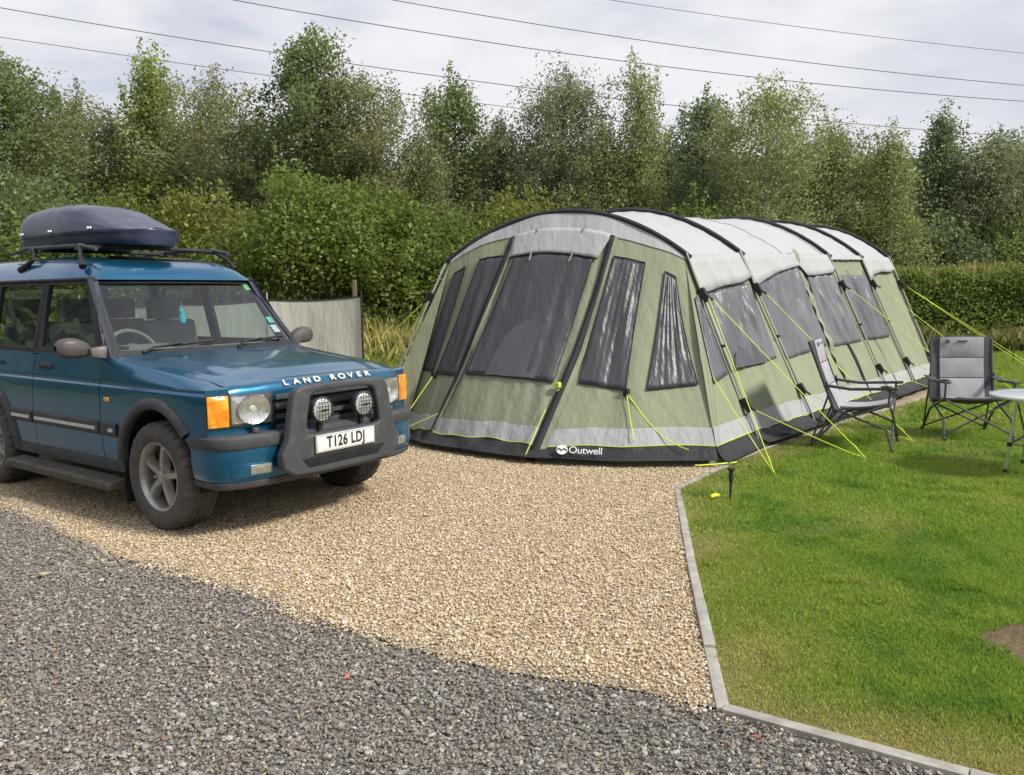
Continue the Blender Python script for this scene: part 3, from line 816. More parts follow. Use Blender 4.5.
# doors: lower skin, window frame, glass, moulding, handle
def wy(z): return interp(z, [1.12, 1.16, 1.69], [.822, .812, .695])
def door(x0, x1, sg, outer, inn, handle_x):
    m = MB(); m.grid(crease_skin(x0, x1, sg)); d = m.build('door', M_paint, car, angle=30)
    def mp(q, dy): return (q[0], sg * (wy(q[1]) + dy), q[1])
    n = len(outer)
    f = MB()
    V = [mp(q, .004) for q in outer] + [mp(q, .004) for q in inn] + [mp(q, -.035) for q in outer] + [mp(q, -.035) for q in inn]; F = []
    for i in range(n):
        j = (i + 1) % n
        F += [(i, j, n + j, n + i), (2 * n + j, 2 * n + i, 3 * n + i, 3 * n + j), (j, i, 2 * n + i, 2 * n + j), (n + i, n + j, 3 * n + j, 3 * n + i)]
    f.add(V, F); f.build('window_frame', M_black, d, bevel=.006)
    g = MB(); V = [mp(q, -.014) for q in inn]
    g.add(V, [tuple(range(n))]); g.build('window', M_glass, d, smooth=False)
    mo = MB(); xa, xb = (max(x0, x1) - .012, min(x0, x1) + .012)
    if xb < -2.0: xb = -2.10
    mo.slab([[(X, sg * (hw(z, X) + .016 * (1 if .592 < z < .678 else .2)), z) for z in (.585, .597, .636, .672, .685)] for X in np.linspace(xa, xb, 12)], (0, -sg * .012, 0)); mo_o = mo.build('side_moulding', M_trim, d, angle=25)
    st = MB(); st.slab([[(X, sg * (hw(.63, X) + .0235), z) for z in (.620, .644)] for X in np.linspace(xa - .03, xb + .03, 8)], (0, -sg * .006, 0)); st.build('bright_strip', M_silver, mo_o)
    hd = MB(); hd.hexa([(handle_x - .085, sg * (hw(1.04) + .0), 1.02), (handle_x + .085, sg * (hw(1.04) + .0), 1.02), (handle_x + .08, sg * (hw(1.04) + .03), 1.028), (handle_x - .08, sg * (hw(1.04) + .03), 1.028),
             (handle_x - .085, sg * (hw(1.05) - .002), 1.062), (handle_x + .085, sg * (hw(1.05) - .002), 1.062), (handle_x + .08, sg * (hw(1.05) + .026), 1.056), (handle_x - .08, sg * (hw(1.05) + .026), 1.056)])
    hd.build('door_handle', M_black, d, bevel=.007)
    return d
for sg in (-1, 1):
    door(-.698, -1.716, sg, [(-1.735, 1.688), (-1.04, 1.688), (-.70, 1.162), (-.70, 1.135), (-1.735, 1.135)], [(-1.685, 1.652), (-1.10, 1.652), (-.83, 1.185), (-.82, 1.176), (-1.685, 1.176)], -1.53)
    door(-1.724, -2.552, sg, [(-2.60, 1.688), (-1.742, 1.688), (-1.742, 1.135), (-2.60, 1.135)], [(-2.53, 1.652), (-1.80, 1.652), (-1.80, 1.176), (-2.53, 1.176)], -2.38)
    # rear quarter window
    q = MB(); V = [(X, sg * (wy(z) - .006), z) for X, z in ((-2.66, 1.66), (-3.55, 1.66), (-3.60, 1.18), (-2.66, 1.18))]; q.add(V, [(0, 1, 2, 3)]); q.build('quarter_window', M_glass, car, smooth=False)
    q = MB()
    o_ = [(-2.603, 1.688), (-3.70, 1.688), (-3.72, 1.16), (-2.603, 1.16)]; i_ = [(-2.68, 1.65), (-3.53, 1.65), (-3.58, 1.19), (-2.68, 1.19)]
    V = [(X, sg * wy(z), z) for X, z in o_ + i_] + [(X, sg * (wy(z) - .04), z) for X, z in o_ + i_]; F = []
    for i in range(4):
        j = (i + 1) % 4; F += [(i, j, 4 + j, 4 + i), (8 + j, 8 + i, 12 + i, 12 + j), (j, i, 8 + i, 8 + j), (4 + i, 4 + j, 12 + j, 12 + i)]
    q.add(V, F); q.build('rear_pillar', M_paint, car, bevel=.006)
    # A pillar between door frame and screen
    ap = MB(); rows = []
    for k in np.linspace(0, 1, 9):
        z = 1.125 + (1.690 - 1.125) * k; Xr = interp(z, [1.125, 1.162, 1.69], [-.70, -.70, -1.035]); yo = wy(z)
        Xs = -.610 - .475 * k; ys = .808 - .105 * k
        rows.append([(Xr + .002, sg * (yo - .04), z), (Xr + .002, sg * (yo + .006), z), (Xr + .035, sg * (yo + .010), z), (Xs + .028 - .01 * k, sg * (ys + .022 - .008 * k), z), (Xs + .030 - .01 * k, sg * (ys - .010), z), (Xs + .018 - .01 * k, sg * (ys - .060), z), (Xs - .02, sg * (ys - .060), z)])
    ap.grid(rows); ap.build('windscreen_pillar', mk('pillar_paint', (.035, .045, .075), .35, metal=.3, var=.15, coat=.6), car, angle=60)
    # side repeater, wing badge strip
    rp = MB(); rp.box((-.585, sg * (hw(.845) + .006), .845), (.055, .018, .030)); rp.build('side_repeater', M_amber, car, bevel=.006)
    wm = MB(); wm.slab([[(X, sg * (hw(z, X) + .016 * (1 if .592 < z < .678 else .2)), z) for z in (.585, .597, .636, .672, .685)] for X in np.linspace(-.684, -.475, 4)], (0, -sg * .012, 0)); wo_ = wm.build('side_moulding', M_trim, car, angle=25)
    st = MB(); st.slab([[(X, sg * (hw(.63, X) + .0235), z) for z in (.620, .644)] for X in (-.56, -.50)], (0, -sg * .006, 0)); st.build('bright_strip', M_silver, wo_)
    # step and mud flap
    s_ = MB(); s_.hexa([(-.44, sg * .83, .215), (-2.05, sg * .83, .215), (-2.05, sg * .985, .225), (-.44, sg * .985, .225), (-.44, sg * .83, .295), (-2.05, sg * .83, .295), (-2.05, sg * .985, .278), (-.44, sg * .985, .278)]); s_.build('side_step', M_step, car, bevel=.014)
    s_ = MB(); s_.slab([[(-.425 + .01 * math.sin(z * 20), sg * y, z) for z in np.linspace(.13, .42, 6)] for y in (.70, .865)], (-.014, 0, 0)); s_.build('mud_flap', M_liner, car, bevel=.002)
    # wing mirror
    mm = MB(); vs_ = []
    secs = [(.890, .045, .036, 1.185), (.925, .070, .056, 1.193), (.98, .080, .070, 1.202), (1.03, .080, .072, 1.205), (1.075, .070, .064, 1.206), (1.105, .045, .042, 1.206), (1.115, .02, .02, 1.206)]
    rings = []
    for y, rx, rz, z0 in secs:
        rings.append([(-.775 + .03 * (1.1 - y) + rx * .75 * math.copysign(abs(math.cos(a)) ** .7, math.cos(a)), sg * y, z0 + rz * math.copysign(abs(math.sin(a)) ** .75, math.sin(a))) for a in np.linspace(0, 2 * PI, 21)])
    mm.grid(rings); mi = mm.build('wing_mirror', M_mirrorhouse, car, angle=60)
    ma = MB(); ma.hexa([(-.76, sg * .815, 1.12), (-.64, sg * .815, 1.12), (-.67, sg * .92, 1.14), (-.74, sg * .92, 1.14), (-.76, sg * .80, 1.215), (-.66, sg * .80, 1.215), (-.68, sg * .92, 1.20), (-.74, sg * .92, 1.20)]); ma.build('mirror_arm', M_mirrorhouse, mi, bevel=.012)
# windscreen, frame, cowl, wipers
def ws_pt(u, k, off=0.0):     # u -1..1 across, k 0..1 up
    z = 1.128 + (1.682 - 1.128) * k
    X = -.590 - .480 * k + .085 * (1 - u * u) * (1 - .25 * k)
    return (X + off, u * (.806 - .105 * k), z + off * .7)
us = np.linspace(-1, 1, 21); ks = np.linspace(0, 1, 9)
w_ = MB(); w_.grid([[ws_pt(u, .02 + .97 * k) for k in ks] for u in us * .985]); ws_o = w_.build('windscreen', M_screen, car)
fr = MB()
for e in ('b', 't'):
    kk = (0, .075) if e == 'b' else (.955, 1.02)
    fr.slab([[ws_pt(u, k, .006) for k in kk] for u in us], (-.018, 0, -.012))
for sg in (-1, 1):
    fr.slab([[ws_pt(u, k, .005) for u in (sg * .955, sg * 1.01)] for k in ks], (-.018, 0, -.012))
fr.build('screen_surround', M_black, ws_o)
cw = MB(); cw.grid([[(-.64 + d + .085 * (1 - u * u), u * .80, z) for d, z in ((-.01, 1.13), (.06, 1.136), (.11, 1.126), (.13, 1.09))] for u in us]); cw.build('scuttle_panel', M_trim, car)
for yb, ye in ((-.62, -.02), (.12, .66)):
    wp = MB()
    a = Vector(ws_pt(yb / .79, .0, .045)); b = Vector(ws_pt(yb / .79 + .12, .07, .035)); 
    pts = [Vector(ws_pt(interp(q, [0, 1], [yb + .10, ye]) / .79, .085 + .045 * q, .022)) for q in np.linspace(0, 1, 8)]
    wp.tube([a, b, pts[3] + Vector((.016, 0, .012))], [.012, .009, .006], 6)
    wp.tube(pts, .010, 5)
    wp.build('wiper', M_black, car)
stk = MB(); stk.grid([[ws_pt(u, k, -.006) for k in (.865, .955)] for u in (.845, .925)]); stk.build('screen_sticker', mk('green_sticker', (.25, .62, .28), .5), ws_o)
stk = MB(); stk.grid([[ws_pt(u, k, -.006) for k in (.22, .33)] for u in (.82, .91)]); stk.build('screen_sticker', mk('pale_sticker', (.62, .72, .74), .5), ws_o)
stk = MB(); stk.grid([[ws_pt(u, k, -.006) for k in (.36, .45)] for u in (.84, .92)]); stk.build('screen_sticker', mk('teal_sticker', (.15, .6, .5), .5), ws_o)
# roof
rf = MB(); P = []
tr = np.concatenate([-np.linspace(1, .78, 10), np.linspace(-.72, .72, 17), np.linspace(.78, 1, 10)])
for X in list(np.linspace(-1.020, -1.30, 12)) + list(np.linspace(-1.38, -3.70, 26)):
    h = interp(X, [-3.75, -3.6, -1.9, -1.45, -1.24, -1.12, -1.06, -1.02], [.12, .20, .205, .185, .150, .105, .055, .0])
    P.append([(X + .055 * (1 - t * t) * interp(X, [-1.5, -1.02], [0, 1]), .715 * t * interp(X, [-1.6, -1.02], [1, .972]), 1.686 + h * (1 - abs(t) ** 9)) for t in tr])
rf.grid(P); rf_o = rf.build('roof', M_paint, car, angle=50)
sr = MB(); sr.grid([[(X, y, 1.690 + interp(X, [-1.9, -1.45, -1.24], [.205, .185, .150]) + .010) for y in np.linspace(-.40, .40, 5)] for X in np.linspace(-1.30, -1.78, 24)]); sr.build('sunroof', mk('sunroof_glass', (.01, .011, .013), .05, var=.1, coat=1), rf_o)
gt = MB()
for sg in (-1, 1): gt.tube([(-1.02, sg * .692, 1.690), (-1.10, sg * .705, 1.692), (-3.70, sg * .712, 1.692)], .013, 6)
gt.tube([ws_pt(u, 1.02, .012) for u in us], .012, 6)
gt.build('roof_gutter', M_black, rf_o)
rw = MB(); rw.grid([[(-3.72 - .02 * (1 - t * t), t * wy(z), z) for z in (1.18, 1.66)] for t in tl]); rw.build('rear_window', M_glass, car)
# roof rack
rk = MB()
for X in (-1.44, -2.20):
    rk.tube([(X + .22 if X > -2 else X - .05, -.665, 1.785), (X + .15, -.645, 1.865), (X + .06, -.60, 1.925), (X, -.52, 1.950), (X - .01, 0, 1.955), (X, .52, 1.950), (X + .06, .60, 1.925), (X + .15, .645, 1.865), (X + .22 if X > -2 else X - .05, .665, 1.785)], [.030, .015, .014, .016, .017, .016, .014, .015, .030], 8)
rk_o = rk.build('roof_rack', M_black, car)
for sg in (-1, 1):
    r2 = MB(); r2.tube([(-1.18, sg * .575, 1.918), (-1.44, sg * .575, 1.955), (-2.3, sg * .575, 1.965), (-2.62, sg * .575, 1.93)], .017, 8)
    for X in (-1.44, -2.2): r2.box((X, sg * .575, 1.945), (.07, .05, .05))
    r2.build('rack_rail', M_trim, rk_o, bevel=.006)
# cabin
db = MB(); db.grid([[(-.60 - .02, y, 1.10), (-.70, y, 1.155), (-.82, y, 1.165), (-.95, y, 1.13), (-1.0, y, 1.02), (-.98, y, .70)] for y in np.linspace(-.77, .77, 9)])
for y in (-.38,): db.box((-.93, y, 1.155), (.20, .36, .07))
db.build('dashboard', M_int, car, bevel=0, angle=60)
sw = MB(); Msw = MT((-1.10, -.37, 1.13)) @ Matrix.Rotation(-.55, 4, 'Y')
ringp = [tuple(Msw @ Vector((0, .19 * math.cos(a), .19 * math.sin(a)))) for a in np.linspace(0, 2 * PI, 29)]
sw.tube(ringp, .016, 8, cap=False); sw.lathe([(.001, .03), (.06, .02), (.075, 0)], (0, 0, 0), 'x', 16); sw.v[-48:] = [tuple(Msw @ Vector(q)) for q in sw.v[-48:]]
for a in (.2, PI - .2, -PI / 2): sw.tube([tuple(Msw @ Vector((.01, .05 * math.cos(a), .05 * math.sin(a)))), tuple(Msw @ Vector((0, .185 * math.cos(a), .185 * math.sin(a))))], .014, 6)
sw.build('steering_wheel', M_int, car)
def seat(x, y, w=.50):
    m = MB(); m.box((x, y, .72), (.52, w, .18)); m.box((x - .33, y, 1.02), (.16, w, .66), Matrix.Rotation(-.22, 3, 'Y')); o = m.build('seat', M_seat, car, bevel=.05, seg=3)
    h = MB(); h.box((x - .44, y, 1.45), (.10, .27, .19)); h.tube([(x - .42, y - .06, 1.28), (x - .44, y - .06, 1.42)], .008, 6); h.tube([(x - .42, y + .06, 1.28), (x - .44, y + .06, 1.42)], .008, 6); h.build('headrest', M_seat, o, bevel=.03, seg=3)
for y in (-.38, .38): seat(-1.48, y)
for y in (-.42, .0, .42): seat(-2.32, y, .42)
cf = MB(); cf.box((-2.2, 0, .62), (3.0, 1.55, .03)); cf.grid([[(-1.05, y, 1.668), (-2.4, y, 1.70), (-3.68, y, 1.69)] for y in (-.66, .66)]); cf.box((-3.1, 0, .80), (1.0, 1.2, .3)); cf.build('cabin_lining', M_int, car)
rm = MB(); rm.box((-1.05, 0, 1.575), (.03, .24, .065)); rm.tube([(-1.02, 0, 1.60), (-1.0, 0, 1.66)], .008, 6); rm.build('rear_view_mirror', M_black, car, bevel=.01)
af = MB(); af.tube([(-1.06, .03, 1.54), (-1.06, .03, 1.46)], .002, 5); af.lathe([(.001, -.05), (.024, -.045), (.03, 0), (.022, .03), (.026, .045), (.001, .07)], (-1.06, .03, 1.39), 'z', 14); af.build('air_freshener', mk('turquoise_plastic', (.03, .55, .65), .3), car)
# roof box: a thing of its own clamped on the rack
M_box = mk('roof_box_plastic', (.030, .037, .072), .36, var=.12, vscale=4, coat=.25, bmp=.12, bscale=300, bdist=.001)
co, si = math.cos(-.64006), math.sin(-.64006)
box = empty('roof_box', (-1.8404 + co * -2.0 - si * -.10, 6.1514 + si * -2.0 + co * -.10, 1.966), -.64006, 'dark charcoal car roof box with a sloping nose, on top of the teal car', 'roof box')
def box_w(x): return interp(x, [-1.16, -1.10, -.9, .2, .75, 1.0, 1.12, 1.17], [.20, .30, .36, .375, .33, .25, .16, .06])
def box_top(x): return interp(x, [-1.16, -1.12, -1.02, -.85, -.45, .0, .35, .7, 1.0, 1.12, 1.17], [.13, .23, .315, .355, .372, .362, .318, .215, .132, .110, .10])
BS = .76
xs_ = list(np.linspace(-1.16, -.95, 8)) + list(np.linspace(-.88, .9, 22)) + list(np.linspace(.95, 1.17, 9))
base = MB(); rows = []
for x in xs_:
    w = box_w(x); rows.append([(x * BS, y * w, z) for y, z in ((-.80, .0), (-.93, .015), (-1.0, .05), (-1.0, .095), (-1.035, .098), (-1.035, .118))] + [(x * BS, y * w, z) for y, z in ((1.035, .118), (1.035, .098), (1.0, .095), (1.0, .05), (.93, .015), (.80, .0))])
base.grid(rows); base.f.append(tuple(range(12))); nn = len(xs_)
base.f.append(tuple((nn - 1) * 12 + k for k in range(11, -1, -1))); base.grid([[r[0], r[11]] for r in rows])
bo = base.build('box_base', M_box, box, angle=40)
lid = MB(); rows = []
for x in xs_:
    w = box_w(x); t = max(box_top(x), .125); row = []
    for a in np.linspace(0, PI, 29):
        c, s = math.cos(a), math.sin(a); e = .42
        y = -math.copysign(abs(c) ** e, c); zz = abs(s) ** .62
        z = .118 + (t - .118) * zz
        # a pressed shoulder line along the lid
        row.append((x * BS, y * w * (1.03 - .10 * zz - (.05 if zz > .55 and x > -.2 else 0) * interp(x, [-.2, .5], [0, 1])), z + .008 * (abs(y) < .45)))
    rows.append(row)
lid.grid(rows); lid.f.append(tuple(range(29))); lid.f.append(tuple((nn - 1) * 29 + k for k in range(28, -1, -1))); lid.build('box_lid', M_box, box, angle=40)
for x in (-.85, -.15, .62):
    for sg in (-1, 1):
        q = MB(); q.lathe([(.001, sg * .012), (.011, sg * .010), (.013, 0)], (x * BS, sg * box_w(x) * 1.03, .135), 'y', 10); q.lathe([(.001, sg * .012), (.011, sg * .010), (.013, 0)], (x * BS + .035, sg * box_w(x + .035) * 1.03, .135), 'y', 10); q.build('lid_rivets', M_silver, bo)
for x in (.55, -.22):
    q = MB(); q.box((x, 0, -.012), (.06, .5, .026)); q.build('rack_clamp', M_black, bo, bevel=.005)
# ------------------------------------------------------------------ tunnel tent (local: a back along its right wall, b to its left, z up)
TC, TBK, TZK, TZT = 1.8121, .7824, 1.9818, 2.4808
TA = [.9767, 2.5106, 5.4504, 6.7961, 8.1291]; TLE = [.0904, -.0672, -.1527, -.1492, -.0927]; TDZ = [-.1229, -.0347, .0362, .0635, .0742]; TK = -.5949
TOX, TOY, TTH = 1.9064, 7.4242, .8743
tent = empty('tunnel_tent', (TOX, TOY, 0), TTH, 'long grey and olive green tunnel tent with black arches, pitched across the gravel pad', 'tent')
def t_arch(i, t):
    b = TBK + (2 * TC - 2 * TBK) * t; z = TZK + .7 * TDZ[i] + (TZT - TZK + .3 * TDZ[i]) * (1 - (2 * t - 1) ** 2)
    return np.array([TA[i] + TLE[i] * z + TK * b, b, z])
def t_leg(i, h, left=False):
    b = .08 + (TBK - .08) * h; z = (TZK + .7 * TDZ[i]) * h
    if left: b = 2 * TC - b
    return np.array([TA[i] + TLE[i] * z + TK * b, b, z])
BT = [0, .10, .25, .45, .67, .85, 1.0]; BA = [-.109, -.659, -.995, -1.04, -1.031, -.95, -.867]; BB = [0, .677, 1.437, 2.067, 2.775, 3.05, 3.30]
def t_base(t): return np.array([np.interp(t, BT, BA), np.interp(t, BT, BB), 0.0])
NF = np.array([-.80, -.45, .40]); NF /= np.linalg.norm(NF)           # outward from the front
NR = np.array([.0, -.93, .37])                                       # outward from the right wall
def t_front(t, v, off=0.0):
    p = t_arch(0, t) * (1 - v) + t_base(t) * v
    sag = -.05 * math.sin(PI * min(1, max(0, v))) * (1 + .5 * math.sin(2 * PI * t))
    w = .007 * math.sin(t * 60 + 3 * v) * v + .006 * math.sin(t * 23 + v * 9) + .010 * math.sin(t * 95 + v * 14) * math.sin(PI * min(1, max(0, v))) * (abs(t - .27) < .14 or abs(t - .70) < .1)
    return p + NF * (sag + w + off)
def t_wall(i, s, h, off=0.0):
    p = t_leg(i, h) * (1 - s) + t_leg(i + 1, h) * s
    k = .045 * math.sin(PI * min(1, max(0, s))) * math.sin(PI * min(1, max(0, h)))
    w = (.007 * math.sin(s * 37 + h * 9 + i) + .006 * math.sin(s * 61 - h * 16 + 2 * i) + .005 * math.sin(s * 17 + h * 23)) * math.sin(PI * min(1, max(0, s))) ** .7
    return p + NR * (-k + w + off)
def t_side(s, v, off=0.0):      # triangle between the front seam (s=0) and the first right leg (s=1)
    a = t_arch(0, 0) * (1 - v) + t_base(0) * v; b = t_leg(0, 1 - v)
    return a * (1 - s) + b * s + np.array([-.3, -.9, .3]) * (off - .03 * math.sin(PI * s) * math.sin(PI * v))
def t_sideL(s, v, off=0.0):
    a = t_arch(0, 1) * (1 - v) + t_base(1) * v; b = t_leg(0, 1 - v, True)
    return a * (1 - s) + b * s + np.array([-.5, .8, .3]) * off

def fabric(name, col, rough=.75, trans=.12, var=.08, crease=.5, spec=.3):
    m, nt, out = newmat(name); p = N(nt, 'ShaderNodeBsdfPrincipled'); v = objcoord(nt)
    c = ramp(nt, noise(nt, v, 1.4, 5), [(.3, tuple(x * (1 - var) for x in col)), (.7, tuple(x * (1 + var) for x in col))])
    c = mixcol(nt, c, tuple(x * .7 for x in col), ramp(nt, noise(nt, v, 4.5, 6, .7), [(.55, (0, 0, 0)), (.8, (.35,) * 3)]))
    nt.links.new(c, p.inputs['Base Color']); p.inputs['Roughness'].default_value = rough; p.inputs['Specular IOR Level'].default_value = spec
    mp_ = objcoord(nt, (5, 5, .9)); h1 = noise(nt, mp_, 1.5, 3)
    mp2 = objcoord(nt, (2.2, 2.2, 2.2)); h2 = noise(nt, mp2, 2.1, 5, .6)
    b1 = bump(nt, h1, crease, .06); b2 = bump(nt, h2, crease * .7, .03, b1)
    wv = noise(nt, v, 700, 1); b3 = bump(nt, wv, .08, .001, b2)
    nt.links.new(b3, p.inputs['Normal'])
    t = N(nt, 'ShaderNodeBsdfTranslucent'); nt.links.new(c, t.inputs[0]); mx = N(nt, 'ShaderNodeMixShader'); mx.inputs[0].default_value = trans
    nt.links.new(p.outputs[0], mx.inputs[1]); nt.links.new(t.outputs[0], mx.inputs[2]); nt.links.new(mx.outputs[0], out.inputs[0]); return m
F_roof = fabric('pale_grey_fabric', (.475, .475, .49), .7, .10, .04, .35)
F_green = fabric('olive_fabric', (.295, .320, .218), .75, .10, .06, .38)
F_band = fabric('light_grey_band', (.42, .42, .432), .7, .08, .05, .5)
F_skirt = fabric('black_groundsheet', (.030, .030, .033), .6, 0, .2, .7, .4)
F_dark = fabric('charcoal_webbing', (.030, .031, .036), .75, 0, .15, .3)
F_lime = mk('lime_piping', (.55, .70, .06), .6, var=.1)
F_line = mk('guy_line_lime', (.72, .86, .08), .6, var=.1)
M_pole = mk('steel_pole', (.62, .62, .62), .25, metal=.8, var=.08)
def film_mat(name, lo, hi):
    m, nt, out = newmat(name); p = N(nt, 'ShaderNodeBsdfPrincipled'); v = objcoord(nt)
    c = ramp(nt, noise(nt, v, 1.1, 4), [(.3, lo), (.7, hi)])
    nt.links.new(c, p.inputs['Base Color']); p.inputs['Roughness'].default_value = .42; p.inputs['Specular IOR Level'].default_value = .6
    s1 = objcoord(nt, (7, 7, .55)); h1 = noise(nt, s1, 1.6, 3, .5)
    s2 = objcoord(nt, (2.5, 2.5, 1.2)); h2 = noise(nt, s2, 1.5, 4)
    s3 = objcoord(nt, (1, 1, .25)); h3 = noise(nt, s3, 26, 2)
    n_ = bump(nt, h2, .2, .05, bump(nt, h1, .4, .05))
    nt.links.new(n_, p.inputs['Normal']); nt.links.new(p.outputs[0], out.inputs[0]); return m
F_film = film_mat('side_film_sky_sheen', (.095, .099, .115), (.165, .17, .192)); F_film_front = film_mat('front_window_film', (.040, .041, .048), (.066, .068, .078))  # side film paler: sky reflection put into its colour; front darker for dim interior
def lerp_quad(q, u, w):          # q: TL TR BR BL
    q = np.array(q); return (q[0] * (1 - u) + q[1] * u) * (1 - w) + (q[3] * (1 - u) + q[2] * u) * w
def patch_on(fn, quad, off, nu=14, nw=14, name='window', mat=None, par=None, fold=0.0):
    P = np.array([[fn(*lerp_quad(quad, u, w), off + fold * (1 + math.sin(u * 21 + 2.2 * w + 3 * math.sin(w * 2.5)) * (.55 + .45 * math.sin(u * 8 + w * 4)) + .5 * math.sin(u * 43 - w * 3)) * math.sin(PI * u) ** .4 * math.sin(PI * min(1, w * .9 + .08)) ** .5) for w in np.linspace(0, 1, nw)] for u in np.linspace(0, 1, nu)])
    m = MB()
    m.grid(P); o = m.build(name, mat or F_film, par or tent, angle=70)
    md = o.modifiers.new('hem', 'SOLIDIFY'); md.thickness = .004; md.offset = -1
    return o, P
# front wall, and the side triangle
T1 = np.linspace(0, 1, 97)
fw = MB(); fw.grid([[t_front(t, v) for v in np.linspace(.0, 1, 26)] for t in T1])
fw.build('front_wall', F_green, tent, angle=70)
sw_ = MB(); sw_.grid([[t_side(s, v) for v in np.linspace(0, 1, 20)] for s in np.linspace(0, 1, 8)]); sw_.build('side_gusset', F_green, tent, angle=70); sw_ = MB(); sw_.grid([[t_sideL(s, v) for v in np.linspace(0, 1, 12)] for s in np.linspace(0, 1, 5)])
sw_.build('side_gusset', F_green, tent, angle=70)
# pale band under the front arch, scalloped between the zips
bd_t = [0, .133, .282, .30, .489, .68, .704, .85, 1]; bd_v = [.020, .054, .074, .082, .105, .080, .070, .040, .016]
b_ = MB(); b_.grid([[t_front(t, np.interp(t, bd_t, bd_v) * k, .010) for k in np.linspace(0, 1, 5)] for t in T1]); b_.build('roof_valance', F_roof, tent, angle=70)
o, _ = patch_on(t_front, [(.704, .066), (.282, .066), (.305, .176), (.678, .170)], .020, 24, 8, 'door_canopy', F_roof)
hm = MB(); hm.tube([t_front(*lerp_quad([(.704, .066), (.282, .066), (.305, .176), (.678, .170)], u, 1.0), .024) for u in np.linspace(0, 1, 16)], .007, 6); hm.build('canopy_hem', F_dark, o)
for u in (.26, .72):
    q0 = t_front(*lerp_quad([(.704, .066), (.282, .066), (.305, .176), (.678, .170)], u, .98), .03); q1 = t_front(*lerp_quad([(.704, .066), (.282, .066), (.305, .176), (.678, .170)], u, 1.28), .028); q2 = t_front(*lerp_quad([(.704, .066), (.282, .066), (.305, .176), (.678, .170)], u, .1), .032); q3 = t_front(*lerp_quad([(.704, .066), (.282, .066), (.305, .176), (.678, .170)], u, -.12), .032)
    m_ = MB(); m_.tube([q0, q1], .008, 5); m_.build('toggle', F_band, o); m_ = MB(); m_.tube([q2, q3], .008, 5); m_.build('toggle', F_band, o)
# front windows
wins = [[(.962, .106), (.906, .112), (.905, .640), (1.0, .600)], [(.836, .119), (.712, .151), (.690, .690), (.868, .660)], [(.650, .172), (.322, .174), (.288, .690), (.640, .684)],
        [(.246, .148), (.140, .132), (.118, .690), (.219, .678)], [(.073, .136), (.039, .142), (.010, .640), (.083, .683)]]
for q in wins:
    o, P = patch_on(t_front, q, .014, 40, 24, 'window', F_film_front, fold=.0065 if q[0][0] < .3 else .004)
    e = MB(); ring_ = list(P[:, 0]) + list(P[-1, 1:]) + list(P[-2::-1, -1]) + list(P[0, -2:0:-1]); e.tube([x + NF * .003 for x in ring_] + [ring_[0] + NF * .003], .005, 5, cap=False); e.build('window_seam', F_dark, o)
# paler shape of the inner tent door behind the middle window (sewn panel edge)
arc = []
for a in np.linspace(0, PI, 22): arc.append(t_front(.46 - .10 * math.cos(a), .684 - .235 * math.sin(a) ** .7, .027))
m_ = MB(); bot = [t_front(.36 + .20 * k, .684, .027) for k in np.linspace(0, 1, 22)]; m_.grid([[a, b] for a, b in zip(arc, bot)])
F_film2 = mk('window_film_panel', (.085, .087, .098), .3, var=.1, vscale=3, bmp=.3, bscale=6, bdist=.03, stretch=(1, 1, .3)); m_.build('window_panel', F_film2, tent)
# zips: dark straps from the arch down to the ground
for path in ([(.702, .070), (.690, .356), (.676, .657), (.689, .90), (.689, 1.0)], [(.280, .070), (.262, .30), (.251, .556), (.254, .80), (.254, 1.0)]):
    P = []; pv = np.linspace(.070, 1, 28)
    for v in pv:
        t = np.interp(v, [q[1] for q in path], [q[0] for q in path]); wd = interp(v, [.07, .5, 1], [.0115, .0095, .0125]); P.append([t_front(t - wd, v, .022), t_front(t, v, .032), t_front(t + wd, v, .022)])
    m_ = MB(); m_.grid(P); o = m_.build('zip_strap', F_dark, tent, angle=70); md = o.modifiers.new('hem', 'SOLIDIFY'); md.thickness = .008
    m_ = MB(); m_.grid([[t_front(np.interp(v, [q[1] for q in path], [q[0] for q in path]) - .0115 - d, v, .024) for d in (0, .011)] for v in pv]); m_.build('strap_edge', F_green, o)
m_ = MB(); q = Vector(t_front(.262, .70, .05)); m_.box(q, (.05, .05, .06)); m_.box(q + Vector((.01, .0, -.06)), (.045, .045, .05)); m_.build('zip_pull', F_lime, tent, bevel=.015, seg=3)
# pale band, piping and black skirt round the foot, front then right side
def zband(fn, z0, z1, zt_, off0, off1, us_, n=4):
    return [[fn(u, z0 + (z1 - z0) * k, off0 + (off1 - off0) * k) for k in np.linspace(0, 1, n)] for u in us_]
def fz(t, z, off):
    za = t_arch(0, min(max(t, 0), 1))[2]; p = t_front(t, 1 - z / za, off); return p
def wz(i):
    def f(s, z, off):
        za = (TZK + .7 * (TDZ[i] * (1 - s) + TDZ[i + 1] * s)); return t_wall(i, s, z / za, off)
    return f
def sz(s, z, off): return t_side(s, 1 - z / t_arch(0, 0)[2], off)
wob = lambda u: .012 * math.sin(u * 19) + .008 * math.sin(u * 47)
bnd = MB(); skt = MB(); pip = []
bnd.grid([[fz(t, z + wob(t), .010) for z in np.linspace(.145, .305, 4)] for t in T1])
skt.grid([[fz(t, max(.004, z + (wob(t) if z > .1 else 0)), o_) for z, o_ in ((.15, .012), (.10, .03 + .02 * math.sin(t * 40)), (.05, .06 + .02 * math.sin(t * 31)), (.012, .10 + .03 * math.sin(t * 22)), (.004, .16))] for t in np.linspace(0, 1, 90)])
pip.append([fz(t, .148 + wob(t), .018) for t in np.linspace(0, 1, 60)])
S1 = np.linspace(0, 1, 12)
